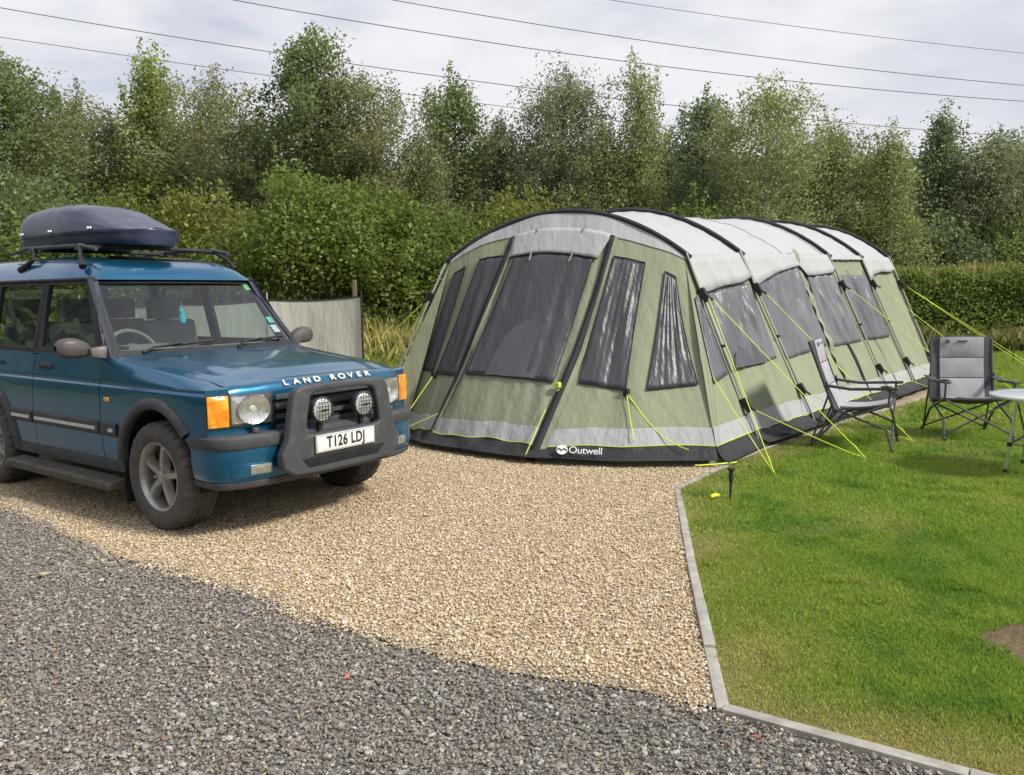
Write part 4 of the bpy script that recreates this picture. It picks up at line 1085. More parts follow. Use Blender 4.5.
bnd.grid([[sz(s, z, .010) for z in np.linspace(.145, .305, 4)] for s in S1]); skt.grid([[sz(s, z, o_) for z, o_ in ((.15, .012), (.095, .03), (.05, .06), (.012, .10), (.004, .16))] for s in S1]); pip.append([sz(s, .148, .018) for s in S1])
for i in range(4):
    f = wz(i); SS = np.linspace(0, 1, 24 if i == 1 else 14)
    bnd.grid([[f(s, z + .5 * wob(s + i), .012) for z in np.linspace(.145, .325, 4)] for s in SS])
    skt.grid([[f(s, z, o_) for z, o_ in ((.15, .014), (.095, .04 + .02 * math.sin(s * 30)), (.05, .08 + .03 * math.sin(s * 23 + i)), (.012, .12 + .04 * math.sin(s * 17)), (.004, .18 + .03 * math.sin(s * 13)))] for s in SS]); pip.append([f(s, .148 + .5 * wob(s + i), .020) for s in SS])
bnd.build('foot_band', F_band, tent, angle=70)
skt_o = skt.build('mud_skirt', F_skirt, tent, angle=70)
pm = MB()
for q in pip: pm.tube(q, .0045, 5)
pm.build('foot_piping', F_lime, tent)
# maker's name on the skirt
def on_skirt(t, z): return Vector(fz(t, z, .062))
a_, b2 = on_skirt(.195, .075), on_skirt(.125, .075)
dirx = (b2 - a_).normalized(); upv = (on_skirt(.16, .14) - on_skirt(.16, .06)).normalized(); nz_ = dirx.cross(upv).normalized(); upv = nz_.cross(dirx)
def skirt_M(p): 
    M = Matrix((( dirx.x, upv.x, nz_.x, p.x), (dirx.y, upv.y, nz_.y, p.y), (dirx.z, upv.z, nz_.z, p.z), (0, 0, 0, 1))); return M
p0 = on_skirt(.205, .085) + nz_ * .035
text_obj('maker_name', 'Outwell', .098, M_white, skt_o, skirt_M(p0 + dirx * .085), .002, 'LEFT', .95)
lg = MB(); Mq = skirt_M(p0 + dirx * .025)
lg.v = []; pts_o = [(.052 * math.cos(a), .048 * math.sin(a)) for a in np.linspace(0, 2 * PI, 25)[:-1]]; 
lg.add([tuple(Mq @ Vector((x, y, .002))) for x, y in pts_o], [tuple(range(24))]); lo_ = lg.build('emblem', M_white, skt_o, smooth=False, recalc=False)
lg = MB(); wv_ = [(-.055, .004), (-.03, .022), (-.005, -.004), (.02, .020), (.055, .0), (.052, -.016), (.02, .004), (-.005, -.022), (-.03, .004), (-.052, -.014)]
lg.add([tuple(Mq @ Vector((x * .84, y * .84, .005))) for x, y in wv_], [tuple(range(10))]); lg.build('emblem_wave', F_skirt, lo_, smooth=False, recalc=False)
# roof skins, one per bay
for i in range(4):
    ns = 22 if i == 1 else 12; nt_ = 41
    P = []
    for s in np.linspace(0, 1, ns):
        row = []
        for t in np.linspace(0, 1, nt_):
            p = t_arch(i, t) * (1 - s) + t_arch(i + 1, t) * s
            p[2] -= (.05 if i != 1 else .035) * math.sin(PI * s); p[2] += .006 * math.sin(t * 34 + s * 9 + i) * math.sin(PI * s) + .004 * math.sin(t * 80 - s * 5); row.append(p)
        P.append(row)
    m_ = MB(); m_.grid(P); m_.build('roof_panel', F_roof, tent, angle=70)
# right wall, one per bay, with the pale flap that hangs below the roof edge
flap = [([0, .1, .42, .8, 1], [.80, .80, .825, .835, .86]), ([0, .12, .3, .5, .585, .60, .75, .95, 1], [.80, .84, .885, .915, .925, .86, .862, .875, .90]), ([0, 1], [.965, .97]), ([0, .2, .5, .8, 1], [.82, .86, .885, .88, .90])]
for i in range(4):
    ns = 60 if i == 1 else 40; SS = np.linspace(0, 1, ns)
    m_ = MB(); m_.grid([[t_wall(i, s, h) for h in np.linspace(0, 1, 20)] for s in SS]); m_.build('side_wall', F_green, tent, angle=70)
    SS = np.linspace(0, 1, 40)
    P = [[t_wall(i, s, 1 - (1 - np.interp(s, *flap[i])) * k, .022 + .02 * k) for k in np.linspace(0, 1, 5)] for s in SS]
    m_ = MB(); m_.grid(P); o = m_.build('roof_flap', F_roof, tent, angle=70); md = o.modifiers.new('hem', 'SOLIDIFY'); md.thickness = .005
    m_ = MB(); m_.tube([x[-1] for x in P], .008, 5); m_.build('flap_hem', F_dark if i != 2 else F_band, o)
# windows in the right wall: corner (s,h) TL TR BR BL
for i, q in ((0, [(.03, .80), (.93, .83), (.885, .41), (.02, .385)]), (1, [(.03, .82), (.58, .94), (.53, .428), (.015, .39)]), (1, [(.625, .87), (.965, .872), (.955, .415), (.58, .415)]), (2, [(.05, .862), (.93, .86), (.88, .412), (.03, .42)])):
    o, P = patch_on(lambda s, h, off, i=i: t_wall(i, s, h, off), q, .014, 48, 22, 'window', fold=.030)
patch_on(t_side, [(.40, .22), (.90, .20), (.90, .62), (.34, .65)], .016, 16, 16, 'window', F_film, fold=.008)
# roof seams
for i, s in ((1, .5), (0, .06), (1, .04), (1, .96), (2, .06), (3, .06)):
    def rp_(t, s=s, i=i):
        p = t_arch(i, t) * (1 - s) + t_arch(i + 1, t) * s; p[2] -= (.05 if i != 1 else .035) * math.sin(PI * s) - .004; p[2] += .006 * math.sin(t * 34 + s * 9 + i) * math.sin(PI * s) + .004 * math.sin(t * 80 - s * 5); return p
    m_ = MB(); m_.tube([rp_(t) for t in np.linspace(0, 1, 60)], .006, 5); m_.build('roof_seam', F_band, tent)
# pale tent-back glimpsed through the first side window, sewn-on panel
m_ = MB(); m_.grid([[t_wall(0, .08 + .62 * k, .40, .040), t_wall(0, .08 + .62 * k, .40 + .12 * math.sin(PI * (.15 + .85 * (1 - k))) ** .6, .040)] for k in np.linspace(0, 1, 16)]); m_.build('window_panel', F_film2, tent)
# seam strip between the two middle windows, ruffled
P = [[t_wall(1, np.interp(h, [.42, 1.03], [.575, .59]) - .022, h, .02 + .012 * math.sin(h * 60)), t_wall(1, np.interp(h, [.42, 1.03], [.575, .59]), h, .035 + .012 * math.sin(h * 47)), t_wall(1, np.interp(h, [.42, 1.03], [.575, .59]) + .022, h, .02 + .010 * math.sin(h * 71))] for h in np.linspace(.18, 1.03, 60)]
m_ = MB(); m_.grid(P); m_.build('seam_strip', F_green, tent, angle=80)
# dark vertical pleat strips in the third and fourth bays
for i, s0, s1 in ((1, .80, .775), (2, .42, .46), (2, .95, .955), (3, .03, .03)):
    m_ = MB(); m_.grid([[t_wall(i, s0 + (s1 - s0) * k - .010, .90 - .86 * k, .016), t_wall(i, s0 + (s1 - s0) * k + .010, .90 - .86 * k, .016)] for k in np.linspace(0, 1, 14)]); m_.build('pleat_strip', F_dark, tent, angle=70)
# left wall and back wall
m_ = MB()
for i in range(4): m_.grid([[t_leg(i, h, True) * (1 - s) + t_leg(i + 1, h, True) * s for h in np.linspace(0, 1, 6)] for s in np.linspace(0, 1, 6)])
m_.build('left_wall', F_green, tent, angle=70)
m_ = MB(); m_.grid([[t_arch(4, t) * (1 - v) + (t_leg(4, 0) * (1 - t) + t_leg(4, 0, True) * t + np.array([.25, 0, 0])) * v for v in np.linspace(0, 1, 8)] for t in np.linspace(0, 1, 17)]); m_.build('back_wall', F_green, tent, angle=70)
# arch sleeves, steel legs, clamps
CL = {}
for i in range(5):
    off = np.array([0, 0, .018])
    m_ = MB(); m_.tube([t_arch(i, t) + off + np.array([0, (t - .5) * .04, 0]) for t in np.linspace(-.02, 1.02, 40)], .024, 8); o = m_.build('arch_sleeve', F_dark, tent)
    for left in (False, True):
        sg = 1 if left else -1
        O_ = np.array([-.01, sg * .035, .012])
        m_ = MB(); m_.tube([t_leg(i, h, left) + O_ for h in np.linspace(-.0, 1.01, 12)], .0125, 8); pl_ = m_.build('pole', M_pole, tent)
        m_ = MB(); m_.tube([t_leg(i, h, left) + O_ * 1.2 + np.array([0.018, 0, 0]) for h in np.linspace(.22, .98, 8)], .004, 5); m_.build('pole_cord', F_line if i == 0 else F_green, pl_)
        for h, L_ in ((.795, .085), (.52, .03), (.22, .085)):
            c = t_leg(i, h, left) + O_ * 1.3; CL[(i, h, left)] = c
            m_ = MB()
            if L_ > .05:
                m_.add([c + np.array(q) for q in ((-.02, 0, .06), (.03, 0, .06), (.03, sg * .05, -.02), (-.02, sg * .05, -.02), (-.03, -sg * .06, .03), (.04, -sg * .06, .03), (.05, sg * .03, -.10), (-.02, sg * .03, -.10))], [(0, 1, 2, 3), (4, 5, 6, 7), (0, 1, 5, 4), (1, 2, 6, 5), (2, 3, 7, 6), (3, 0, 4, 7)])
                m_.tube([c, c + np.array([.0, sg * .11, -.07])], .012, 6)
            else: m_.tube([c - np.array([0, 0, .012]), c + np.array([0, 0, .012])], .022, 8)
            m_.build('clamp', F_dark, pl_, bevel=.004)
# guy lines: from the clamps (tent space) to pegs in the grass (world points brought into tent space)
cT, sT = math.cos(TTH), math.sin(TTH)
def to_tent(x, y, z=0.0): return np.array([(x - TOX) * cT + (y - TOY) * sT, -(x - TOX) * sT + (y - TOY) * cT, z])
def guy(a, b, sag=.01, runner=.3, r=.0045):
    a = np.array(a, float); b = np.array(b, float); m_ = MB()
    m_.tube([a + (b - a) * k + np.array([0, 0, -sag * math.sin(PI * k)]) for k in np.linspace(0, 1, 9)], r, 6); o = m_.build('guy_line', F_line, tent)
    if runner:
        c = a + (b - a) * (1 - runner * .3); m_ = MB(); d = (b - a) / np.linalg.norm(b - a); m_.tube([c, c + d * .06], .009, 6); m_.build('line_runner', F_lime, o)
off = np.array([0, -.10, -.06])
G1 = to_tent(3.226, 7.458); G2 = to_tent(4.043, 8.267); G3 = to_tent(2.202, 6.888)
guy(CL[(0, .795, False)] + off, G1); guy(CL[(0, .22, False)] + off, G1); guy(CL[(0, .795, False)] + off * .6, G3); guy(t_side(.35, .62, .02), G3)
guy(CL[(1, .795, False)] + off, G2); guy(CL[(1, .22, False)] + off, G2)
guy(CL[(2, .795, False)] + off, to_tent(6.05, 10.05)); guy(CL[(2, .22, False)] + off, to_tent(6.05, 10.05))
guy(CL[(3, .795, False)] + off, to_tent(6.95, 11.1)); guy(CL[(3, .22, False)] + off, to_tent(6.95, 11.1))
guy(CL[(4, .795, False)] + off, to_tent(9.3, 14.6)); guy(CL[(4, .795, False)] + off * .5, to_tent(9.9, 15.6)); guy(CL[(4, .22, False)] + off, to_tent(7.9, 12.2))
guy(t_front(.115, .70, .03), fz(.03, .10, .12), .10, 0); guy(t_front(.115, .70, .03), t_front(.09, .9, .05), .02, 0)
guy(CL[(0, .795, True)], to_tent(-2.85, 12.2), r=.0075); guy(CL[(0, .795, True)], to_tent(-2.05, 11.6), r=.0075); guy(CL[(0, .52, True)], to_tent(-1.75, 10.8), r=.0075)
guy(t_front(.88, .66, .03), t_front(.97, .99, .35), 0); guy(t_front(.69, .86, .04), t_front(.95, .985, .30), 0, 0); guy(t_front(.27, .80, .05), t_front(.27, .99, .08), 0, 0)
for t, v in ((.88, .66), (.115, .70)):
    m_ = MB(); m_.box(Vector(t_front(t, v, .02)), (.05, .05, .07)); m_.build('line_tab', F_dark, tent, bevel=.008)
# ------------------------------------------------------------------ camping chairs, table, windbreak, stakes
M_cgrey = mk('chair_pale_canvas', (.36, .35, .375), .9, var=.08, vscale=9, bmp=.35, bscale=40, bdist=.006)
M_cdark = mk('chair_dark_canvas', (.085, .082, .095), .9, var=.15, vscale=9, bmp=.35, bscale=50, bdist=.006)
M_ctube = mk('chair_tube', (.10, .105, .11), .4, metal=.5, var=.15)
def rot_pts(P, z): 
    c, s = math.cos(z), math.sin(z); return [(x * c - y * s, x * s + y * c, zz) for x, y, zz in P]
def camping_chair(loc, rz, label, recl, group, seat_z=.42, L_=.74):
    ch = empty('camping_chair', loc, rz, label, 'chair', group)
    W = .30; bx, bz = -.24, seat_z - .02
    dx, dz = -math.sin(recl), math.cos(recl); nx, nz = math.cos(recl), math.sin(recl)
    def back(y, l, d=0.0):
        belly = .045 * math.sin(PI * l / L_) * (1 - (y / W) ** 2) - .03 * (1 - (y / W) ** 2)
        return (bx + dx * l + nx * (belly * -1 + d) , y, bz + dz * l + nz * (-belly + d))
    def seat(y, x, d=0.0):
        sag = -.045 * (1 - (y / W) ** 2) * math.sin(PI * min(1, max(0, (x - bx) / .52)))
        return (x, y, bz + (x - bx) * .13 + sag + d)
    s_ = MB(); s_.slab([[seat(y, x) for x in np.linspace(bx - .02, bx + .50, 10)] for y in np.linspace(-W, W, 11)], (0, 0, -.018)); so_ = s_.build('seat', M_cdark, ch)
    s_ = MB(); s_.slab([[seat(y, x, .022) for x in np.linspace(bx, bx + .47, 9)] for y in np.linspace(-W * .62, W * .62, 8)], (0, 0, -.02)); s_.build('seat_pad', M_cgrey, so_, bevel=.006)
    b_ = MB(); b_.slab([[back(y, l) for l in np.linspace(-.04, L_, 14)] for y in np.linspace(-W, W, 13)], (-nx * .02, 0, -nz * .02)); bo_ = b_.build('backrest', M_cdark, ch)
    for l0, l1 in ((-.02, L_ * .325), (L_ * .338, L_ * .655), (L_ * .668, L_ - .006)):
        p_ = MB(); nn_ = 7
        p_.slab([[back(y, l, .016 + .016 * (math.sin(PI * i / (nn_ - 1)) ** .5) * (1 - (y / (W * .74)) ** 4)) for i, l in enumerate(np.linspace(l0, l1, nn_))] for y in np.linspace(-W * .72, W * .72, 10)], (-nx * .02, 0, -nz * .02)); p_.build('back_pad', M_cgrey, bo_)
    p_ = MB(); q = back(-W * .50, L_ - .055, .036); p_.lathe([(.001, .002), (.020, .002), (.022, 0)], (0, 0, 0), 'x', 14); p_.v = [(q[0] + x * nx - z * math.sin(recl) * 1, q[1] + y, q[2] + z * dz + x * nz) for x, y, z in p_.v]; p_.build('badge', M_cdark, bo_)
    p_ = MB(); p_.tube([back(y, L_ - .05, .036) for y in (-.05, 0, .05)], .006, 5); p_.build('pull_loop', M_cdark, bo_)
    # frame: legs cross at each side and at the front and back
    fz_ = bz + .06; fx = bx + .50
    for sg in (-1, 1):
        y = sg * (W + .015)
        l_ = MB(); l_.tube([(bx - .22, y, .012), (bx + .02, y, bz * .72), (fx - .02, y, fz_), ], .0125, 8); l_.build('leg', M_ctube, ch)
        l_ = MB(); l_.tube([(fx + .03, sg * (W + .03), .012), (fx - .03, y, .22), (bx + .0, y, bz), back(sg * (W - .0), .35), back(sg * W, L_ - .02)], .0125, 8); l_.build('leg', M_ctube, ch)
        l_ = MB(); l_.tube([(fx - .02, sg * (W + .018), fz_ - .02), (fx - .005, sg * (W + .02), bz + .225)], .011, 8); l_.build('arm_post', M_ctube, ch)
        l_ = MB(); l_.tube([(bx - .21, y * .98, .03), (bx - .06, sg * (W + .012), bz + .12), (bx + dx * .24 + .01, sg * (W + .012), bz + .27)], .010, 8); l_.build('rear_strut', M_ctube, ch)
        for px_, pz_ in ((bx - .22, .014), (fx + .03, .014)):
            l_ = MB(); l_.tube([(px_, sg * (W + .02), 0), (px_, sg * (W + .02), .03)], .018, 8); l_.build('foot_cap', M_black, ch)
        a_ = MB(); a_.slab([[(x, sg * (W + .02) + o_ , interp(x, [bx - .10, bx + .15, fx + .04], [bz + .245, bz + .215, bz + .235]) - .012 * (1 - (o_ / .035) ** 2)) for o_ in (-.035, -.015, .015, .035)] for x in np.linspace(bx - .10, fx + .06, 9)], (0, 0, -.016)); ao = a_.build('armrest', M_cdark, ch, bevel=.004)
        if sg == -1:
            r_ = MB(); r_.tube([(fx - .04 + .045 * math.cos(a), sg * (W + .02) + .04 * math.sin(a), bz + .238) for a in np.linspace(0, 2 * PI, 17)], .006, 6, cap=False); r_.build('cup_ring', M_black, ao)
    c_ = MB(); c_.tube([(fx + .02, -W - .02, .07), (fx - .01, W + .01, fz_ - .02)], .010, 8); c_.tube([(fx + .03, W + .02, .07), (fx, -W - .01, fz_ - .02)], .010, 8); c_.build('front_brace', M_ctube, ch)
    c_ = MB(); c_.tube([(bx - .20, -W - .01, .05), (bx - .0, W + .01, bz - .03)], .010, 8); c_.tube([(bx - .21, W + .01, .05), (bx - .01, -W - .01, bz - .03)], .010, 8); c_.build('rear_brace', M_ctube, ch)
    return ch
camping_chair((3.48, 8.17, 0), R(-29), 'grey padded camping chair turned side-on, pushed against the tent side wall', .36, 'camping chairs on the lawn', .41, .70)
camping_chair((4.73, 8.55, 0), R(-100), 'pale grey camping chair with its padded back upright, facing the camera behind the round table', .16, 'camping chairs on the lawn', .40, .655)
# table
tb = empty('camping_table', (4.44, 6.78, 0), R(12), 'round pale blue folding camping table on slim metal legs', 'table')
M_top = mk('table_top_pale', (.50, .56, .60), .35, var=.05, vscale=5, coat=.2)
t_ = MB(); t_.lathe([(.001, .665), (.44, .665), (.455, .660), (.46, .652), (.455, .645), (.43, .642), (.001, .642)], (0, 0, 0), 'z', 64); to = t_.build('table_top', M_top, tb, angle=50)
t_ = MB(); t_.lathe([(.452, .668), (.463, .664), (.466, .652), (.461, .641), (.450, .640)], (0, 0, 0), 'z', 64); t_.build('rim_edge', M_silver, to)
for k in range(4):
    a = R(168) + k * PI / 2; c, s = math.cos(a), math.sin(a)
    l_ = MB(); l_.tube([(.37 * c, .37 * s, .02), (.30 * c, .30 * s, .645)], .011, 8); lo_ = l_.build('leg', M_pole, tb)
    l_ = MB(); l_.tube([(.372 * c, .372 * s, 0), (.366 * c, .366 * s, .05)], .015, 8); l_.build('foot_cap', M_black, lo_)
    l_ = MB(); l_.tube([(.345 * c, .345 * s, .24), (.345 * c, .345 * s, .275)], .019, 8); l_.build('leg_joint', M_black, lo_)
    b = a + PI / 2; l_ = MB(); l_.tube([(.345 * c, .345 * s, .26), (.30 * math.cos(b), .30 * math.sin(b), .62)], .007, 6); l_.tube([(.345 * c, .345 * s, .26), (.345 * math.cos(b), .345 * math.sin(b), .26)], .006, 6); l_.build('brace', M_ctube, tb)
# windbreak behind the car
F_wind = fabric('windbreak_canvas', (.54, .55, .48), .8, .18, .06, .5)
wb = empty('windbreak', (-3.6, 11.5, 0), 0, 'pale grey green canvas windbreak standing behind the car bonnet', 'windbreak')
def wbp(x, k): 
    return (x, .012 * math.sin(x * 9 + k * 2) * math.sin(PI * k) + .10 * math.sin(x * 1.9), .10 + (1.43 - .03 * abs(math.sin((x - 1.55) * PI / 1.3)) - .035 * (1.55 - x) / 1.3) * k)
m_ = MB(); m_.grid([[wbp(x, k) for k in np.linspace(0, 1, 12)] for x in np.linspace(-2.35, 1.55, 60)]); m_.build('canvas', F_wind, wb, angle=70)
for x in (1.55, .25, -1.05, -2.35):
    m_ = MB(); m_.tube([(x, .10 * math.sin(x * 1.9) - .012, 0), (x, .10 * math.sin(x * 1.9) - .012, 1.60)], .014 if x > 1 else .010, 8); m_.build('pole', M_black if x > 1 else F_wind, wb)
m_ = MB(); m_.tube([wbp(x, 1.0) for x in np.linspace(-2.35, 1.55, 40)], .012, 6); m_.build('hem', F_dark, wb)
M_wood = mk('weathered_post', (.17, .13, .09), .9, var=.3, vscale=8, bmp=.5, bscale=30, stretch=(4, 4, .6))
wp_ = MB(); wp_.tube([(-2.62, 14.0, 0), (-2.60, 14.0, 1.0), (-2.60, 14.0, 1.80)], [.05, .045, .04], 7); tag(wp_.build('wooden_post', M_wood), 'thin weathered wooden post poking up behind the windbreak', 'post')
st = empty('lantern_stake', (1.609, 6.065, 0), .3, 'short black garden stake with a flat head by the kerb corner', 'stake')
m_ = MB(); m_.tube([(0, 0, -.02), (.004, 0, .14)], [.006, .011], 8); m_.build('spike', M_black, st)
m_ = MB(); m_.tube([(.004, 0, .14), (.005, 0, .225)], .017, 10); m_.lathe([(.001, .243), (.026, .242), (.028, .23), (.022, .222), (.001, .220)], (.005, 0, 0), 'z', 12); m_.build('head', M_black, st)
m_ = MB(); m_.tube([(10.25, 17.0, 0), (10.25, 17.0, .22)], .014, 8); m_.lathe([(.001, .245), (.024, .243), (.026, .225), (.001, .22)], (10.25, 17.0, 0), 'z', 10); tag(m_.build('lantern_stake', M_black), 'small dark stake standing far back in the lawn near the hedge', 'stake')
m_ = MB(); m_.tube([(1.462, 6.05, .03), (1.50, 6.075, .036), (1.535, 6.10, .03)], [.011, .017, .010], 8); tag(m_.build('tent_peg', mk('yellow_plastic', (.75, .72, .03), .4)), 'bright yellow plastic peg lying in the grass by the kerb corner', 'peg')
m_ = MB(); m_.tube([(1.60, 7.22, .02), (1.75, 7.20, .03), (1.98, 7.27, .035)], .007, 6); tag(m_.build('loose_cord', F_line), 'loose lime cord lying along the foot of the tent by the lawn', 'cord')
def leaf_thing(x, y, s, col, label, rz):
    m = MB(); P = []
    for u in np.linspace(-1, 1, 9):
        w = .45 * (1 - abs(u) ** 1.8) + .02; P.append([(u * s, v * w * s, .012 + .18 * s * v * v + .1 * s * u * u) for v in (-1, 0, 1)])
    m.slab(P, (0, 0, -.0015)); o = m.build('fallen_leaf', mk('dry_leaf', col, .7, var=.25, vscale=40)); o.location = (x, y, .004); o.rotation_euler = (.1, .05, rz); tag(o, label, 'leaf')
leaf_thing(-2.629, 4.53, .036, (.40, .36, .22), 'pale dry leaf lying on the dark gravel left of the car front', .4)
leaf_thing(-.681, 3.215, .022, (.50, .17, .06), 'small orange leaf lying on the dark gravel in the foreground', 1.2)
leaf_thing(.83, 2.72, .020, (.42, .15, .08), 'reddish leaf scrap on the dark gravel beside the kerb corner', 2.0)
leaf_thing(-.98, 3.10, .024, (.10, .085, .08), 'dark curled leaf on the dark gravel near the orange leaf', .1)
# overhead cables
M_cable = mk('cable_grey', (.10, .10, .11), .6)
# plan line y = m x + c, hanging curve z = a x^2 + b x + c, all in metres
CAB = [((.1404, 95.64), (.000443, -.103916, 24.437761), .042, 'lower middle overhead cable passing behind the tree tops from the left edge'),
       ((.1525, 87.62), (.000251, -.101409, 20.377099), .030, 'lowest overhead cable, mostly hidden by the trees'),
       ((.1410, 91.80), (.000615, -.113729, 27.635149), .042, 'overhead cable entering at the top left of centre and dropping to the right edge'),
       ((.1322, 95.92), (.000553, -.127721, 31.522188), .042, 'overhead cable just above the long middle one on the right'),
       ((.1190, 104.11), (.000436, -.128193, 38.194040), .034, 'highest overhead cable, faint in the upper right of the sky')]
for (m1, c1), (a2, b2_, c2), r, lab in CAB:
    m_ = MB(); m_.tube([(x, m1 * x + c1, a2 * x * x + b2_ * x + c2) for x in np.linspace(-110, 110, 60)], r, 6)
    tag(m_.build('overhead_cable', M_cable), lab, 'cable', 'overhead cables in the sky')
# ------------------------------------------------------------------ vegetation behind
M_leaf = mk_leaf('tree_leaf', .52, .5)
M_bark = mk('dark_bark', (.10, .085, .065), .9, var=.35, vscale=5, bmp=.6, bscale=18, bdist=.03, stretch=(2, 2, .6))
M_birch = mk('pale_birch_bark', (.36, .34, .30), .85, var=.35, vscale=4, bmp=.3, bscale=14, bdist=.02, stretch=(1, 1, 2.2), dirt=(.07, .06, .05, .7))
def leaves(name, C, size, cols, mat, parent=None, droop=.0, aspect=.62):
    n = len(C)
    d = rng.normal(0, 1, (n, 3)); d[:, 2] = d[:, 2] * .7 - droop; d /= np.linalg.norm(d, axis=1)[:, None]
    q = rng.normal(0, 1, (n, 3)); w = np.cross(d, q); w /= np.linalg.norm(w, axis=1)[:, None] + 1e-9
    L = size * rng.uniform(.6, 1.35, n)[:, None]
    nn_ = np.cross(d, w)
    V = np.zeros((n, 4, 3), np.float32)
    V[:, 0] = C - d * L * .5; V[:, 2] = C + d * L * .5 - nn_ * L * .08
    V[:, 1] = C + w * L * .5 * aspect + nn_ * L * .05; V[:, 3] = C - w * L * .5 * aspect + nn_ * L * .05
    cc = np.repeat(cols[:, None, :], 4, 1).reshape(-1, 3)
    return raw_mesh(name, V.reshape(-1, 3), 4, np.arange(n * 4, dtype=np.int32), mat, cc, parent)
PAL = {'birch': ((0.224, 0.265, 0.119), (0.336, 0.371, 0.168)), 'birch_light': ((0.28, 0.349, 0.14), (0.435, 0.46, 0.203)), 'olive': ((0.259, 0.265, 0.14), (0.379, 0.371, 0.183)), 'poplar': ((0.161, 0.217, 0.099), (0.295, 0.357, 0.155)), 'poplar_bright': ((0.265, 0.379, 0.099), (0.42, 0.46, 0.155)), 'dark': ((0.155, 0.211, 0.119), (0.265, 0.329, 0.168)), 'grey': ((0.211, 0.252, 0.155), (0.323, 0.364, 0.217)), 'shrub': ((0.125, 0.198, 0.041), (0.25, 0.322, 0.072)), 'shrub_yellow': ((0.182, 0.215, 0.042), (0.314, 0.322, 0.074)), 'hedge': ((0.154, 0.231, 0.056), (0.307, 0.406, 0.098))}
def pal_cols(pal, n, clump=None, extra=.22):
    a, b = np.array(PAL[pal][0]), np.array(PAL[pal][1])
    f = rng.random((n, 1)) if clump is None else np.clip(clump[:, None] + rng.normal(0, .25, (n, 1)), 0, 1)
    return (a * (1 - f) + b * f) * np.exp(rng.normal(0, extra, (n, 1)))
def tree(x, y, h, w, pal, label, shape='oval', cb=.12, nl=46, leaf=.085, dens=1.0, pale=False, group='trees in the belt behind the pitch', z0=0.0):
    tr_ = empty('tree', (x, y, z0), 0, label, 'tree', group)
    rs = np.random.default_rng(int(abs(x * 131 + y * 37 + h * 11)) + 7)
    bx, by = rs.normal(0, .04 * h, 2) * .5
    def stem(k): return np.array([bx * k * k + .03 * h * .3 * math.sin(k * 7 + x), by * k * k + .02 * h * .3 * math.sin(k * 9 + y), h * k])
    m = MB()
    r0 = .012 * h + .03
    m.tube([stem(k) for k in np.linspace(0, .97, 14)], [r0 * (1 - k) ** .8 + .008 for k in np.linspace(0, .97, 14)], 7)
    def prof(k):
        k = (k - cb) / (1 - cb)
        if shape == 'oval': return math.sin(PI * min(1, max(.04, k * .86 + .12))) ** .8
        if shape == 'cone': return max(.06, (1 - k) ** .8 * (.55 + .45 * min(1, k * 5)))
        if shape == 'wide': return math.sin(PI * min(1, max(.08, k * .62 + .34))) ** .7
        if shape == 'spread': return .35 + .65 * math.sin(PI * (k * .75 + .2)) if k < .92 else .3
    CC = []; CV = []
    for i in range(nl):
        k = cb + (1 - cb) * ((i + .5) / nl) ** .9
        az = i * 2.39996 + rs.normal(0, .35); ln = prof(k) * w / 2 * rs.uniform(.62, 1.15)
        up = {'oval': .55, 'cone': .35, 'wide': .75, 'spread': .6}[shape] * rs.uniform(.5, 1.4)
        s = stem(k * .93); e = s + np.array([math.cos(az) * ln, math.sin(az) * ln, ln * up])
        if e[2] > h: e[2] = h - rs.random() * .2
        mid = (s + e) / 2 + np.array([0, 0, .12 * ln])
        rr = max(.006, r0 * .32 * (1 - k) + .006)
        m.tube([s, mid, e], [rr, rr * .65, .004], 4, cap=False)
        ntw = max(2, int(2 + ln * 2.9))
        for j in range(ntw):
            f = .2 + .8 * (j + rs.random() * .8) / ntw
            c = s * (1 - f) + e * f + np.array([0, 0, .12 * ln * 4 * f * (1 - f)]) + np.clip(rs.normal(0, .12, 3), -.2, .2) * (1 + .25 * ln)
            nlv = max(6, int(dens * rs.uniform(45, 95)))
            sg_ = rs.uniform(.11, .30)
            pts = c + np.clip(rs.normal(0, 1, (nlv, 3)), -1.5, 1.5) * np.array([sg_, sg_, sg_ * 1.05])
            CC.append(pts); CV.append(np.full(nlv, rs.random()))
            if ln > .5 and j % 2 == 0: m.tube([s * (1 - f * .9) + e * f * .9, c], [.006, .003], 3, cap=False)
    # side leaders: upright feathery shoots in the upper part
    for q in range(8):
        k0 = rs.uniform(.60, .86); az = rs.uniform(0, 2 * PI); rr_ = prof(k0) * w / 2 * rs.uniform(.25, .75); s0 = stem(k0 * .95)
        b0 = s0 + np.array([math.cos(az) * rr_, math.sin(az) * rr_, rr_ * .8]); L_ = (h - b0[2]) * rs.uniform(.35, .85)
        if L_ < .3: continue
        e0 = b0 + np.array([math.cos(az) * .12 * L_, math.sin(az) * .12 * L_, L_]); m.tube([s0, b0, e0], [.016, .010, .003], 4, cap=False)
        ns_ = int(L_ * 7) + 2
        for j in range(ns_):
            f = (j + .5) / ns_; n_ = int((26 - 16 * f) * dens); c = b0 * (1 - f) + e0 * f
            CC.append(c + np.clip(rs.normal(0, 1, (n_, 3)), -1.4, 1.4) * (.17 - .11 * f) * np.array([1, 1, .8])); CV.append(np.full(n_, .35 + .4 * rs.random()))
    # leader shoots standing clear of the top
    for j in range(7):
        c = stem(1.0) + rs.normal(0, .10, 3) * np.array([1, 1, 0]) + np.array([0, 0, -.11 * j + .05]); n_ = int(12 * dens + 8)
        CC.append(c + np.clip(rs.normal(0, 1, (n_, 3)), -1.4, 1.4) * (.07 + .02 * j) * np.array([.7, .7, 1.6])); CV.append(np.full(n_, .6))
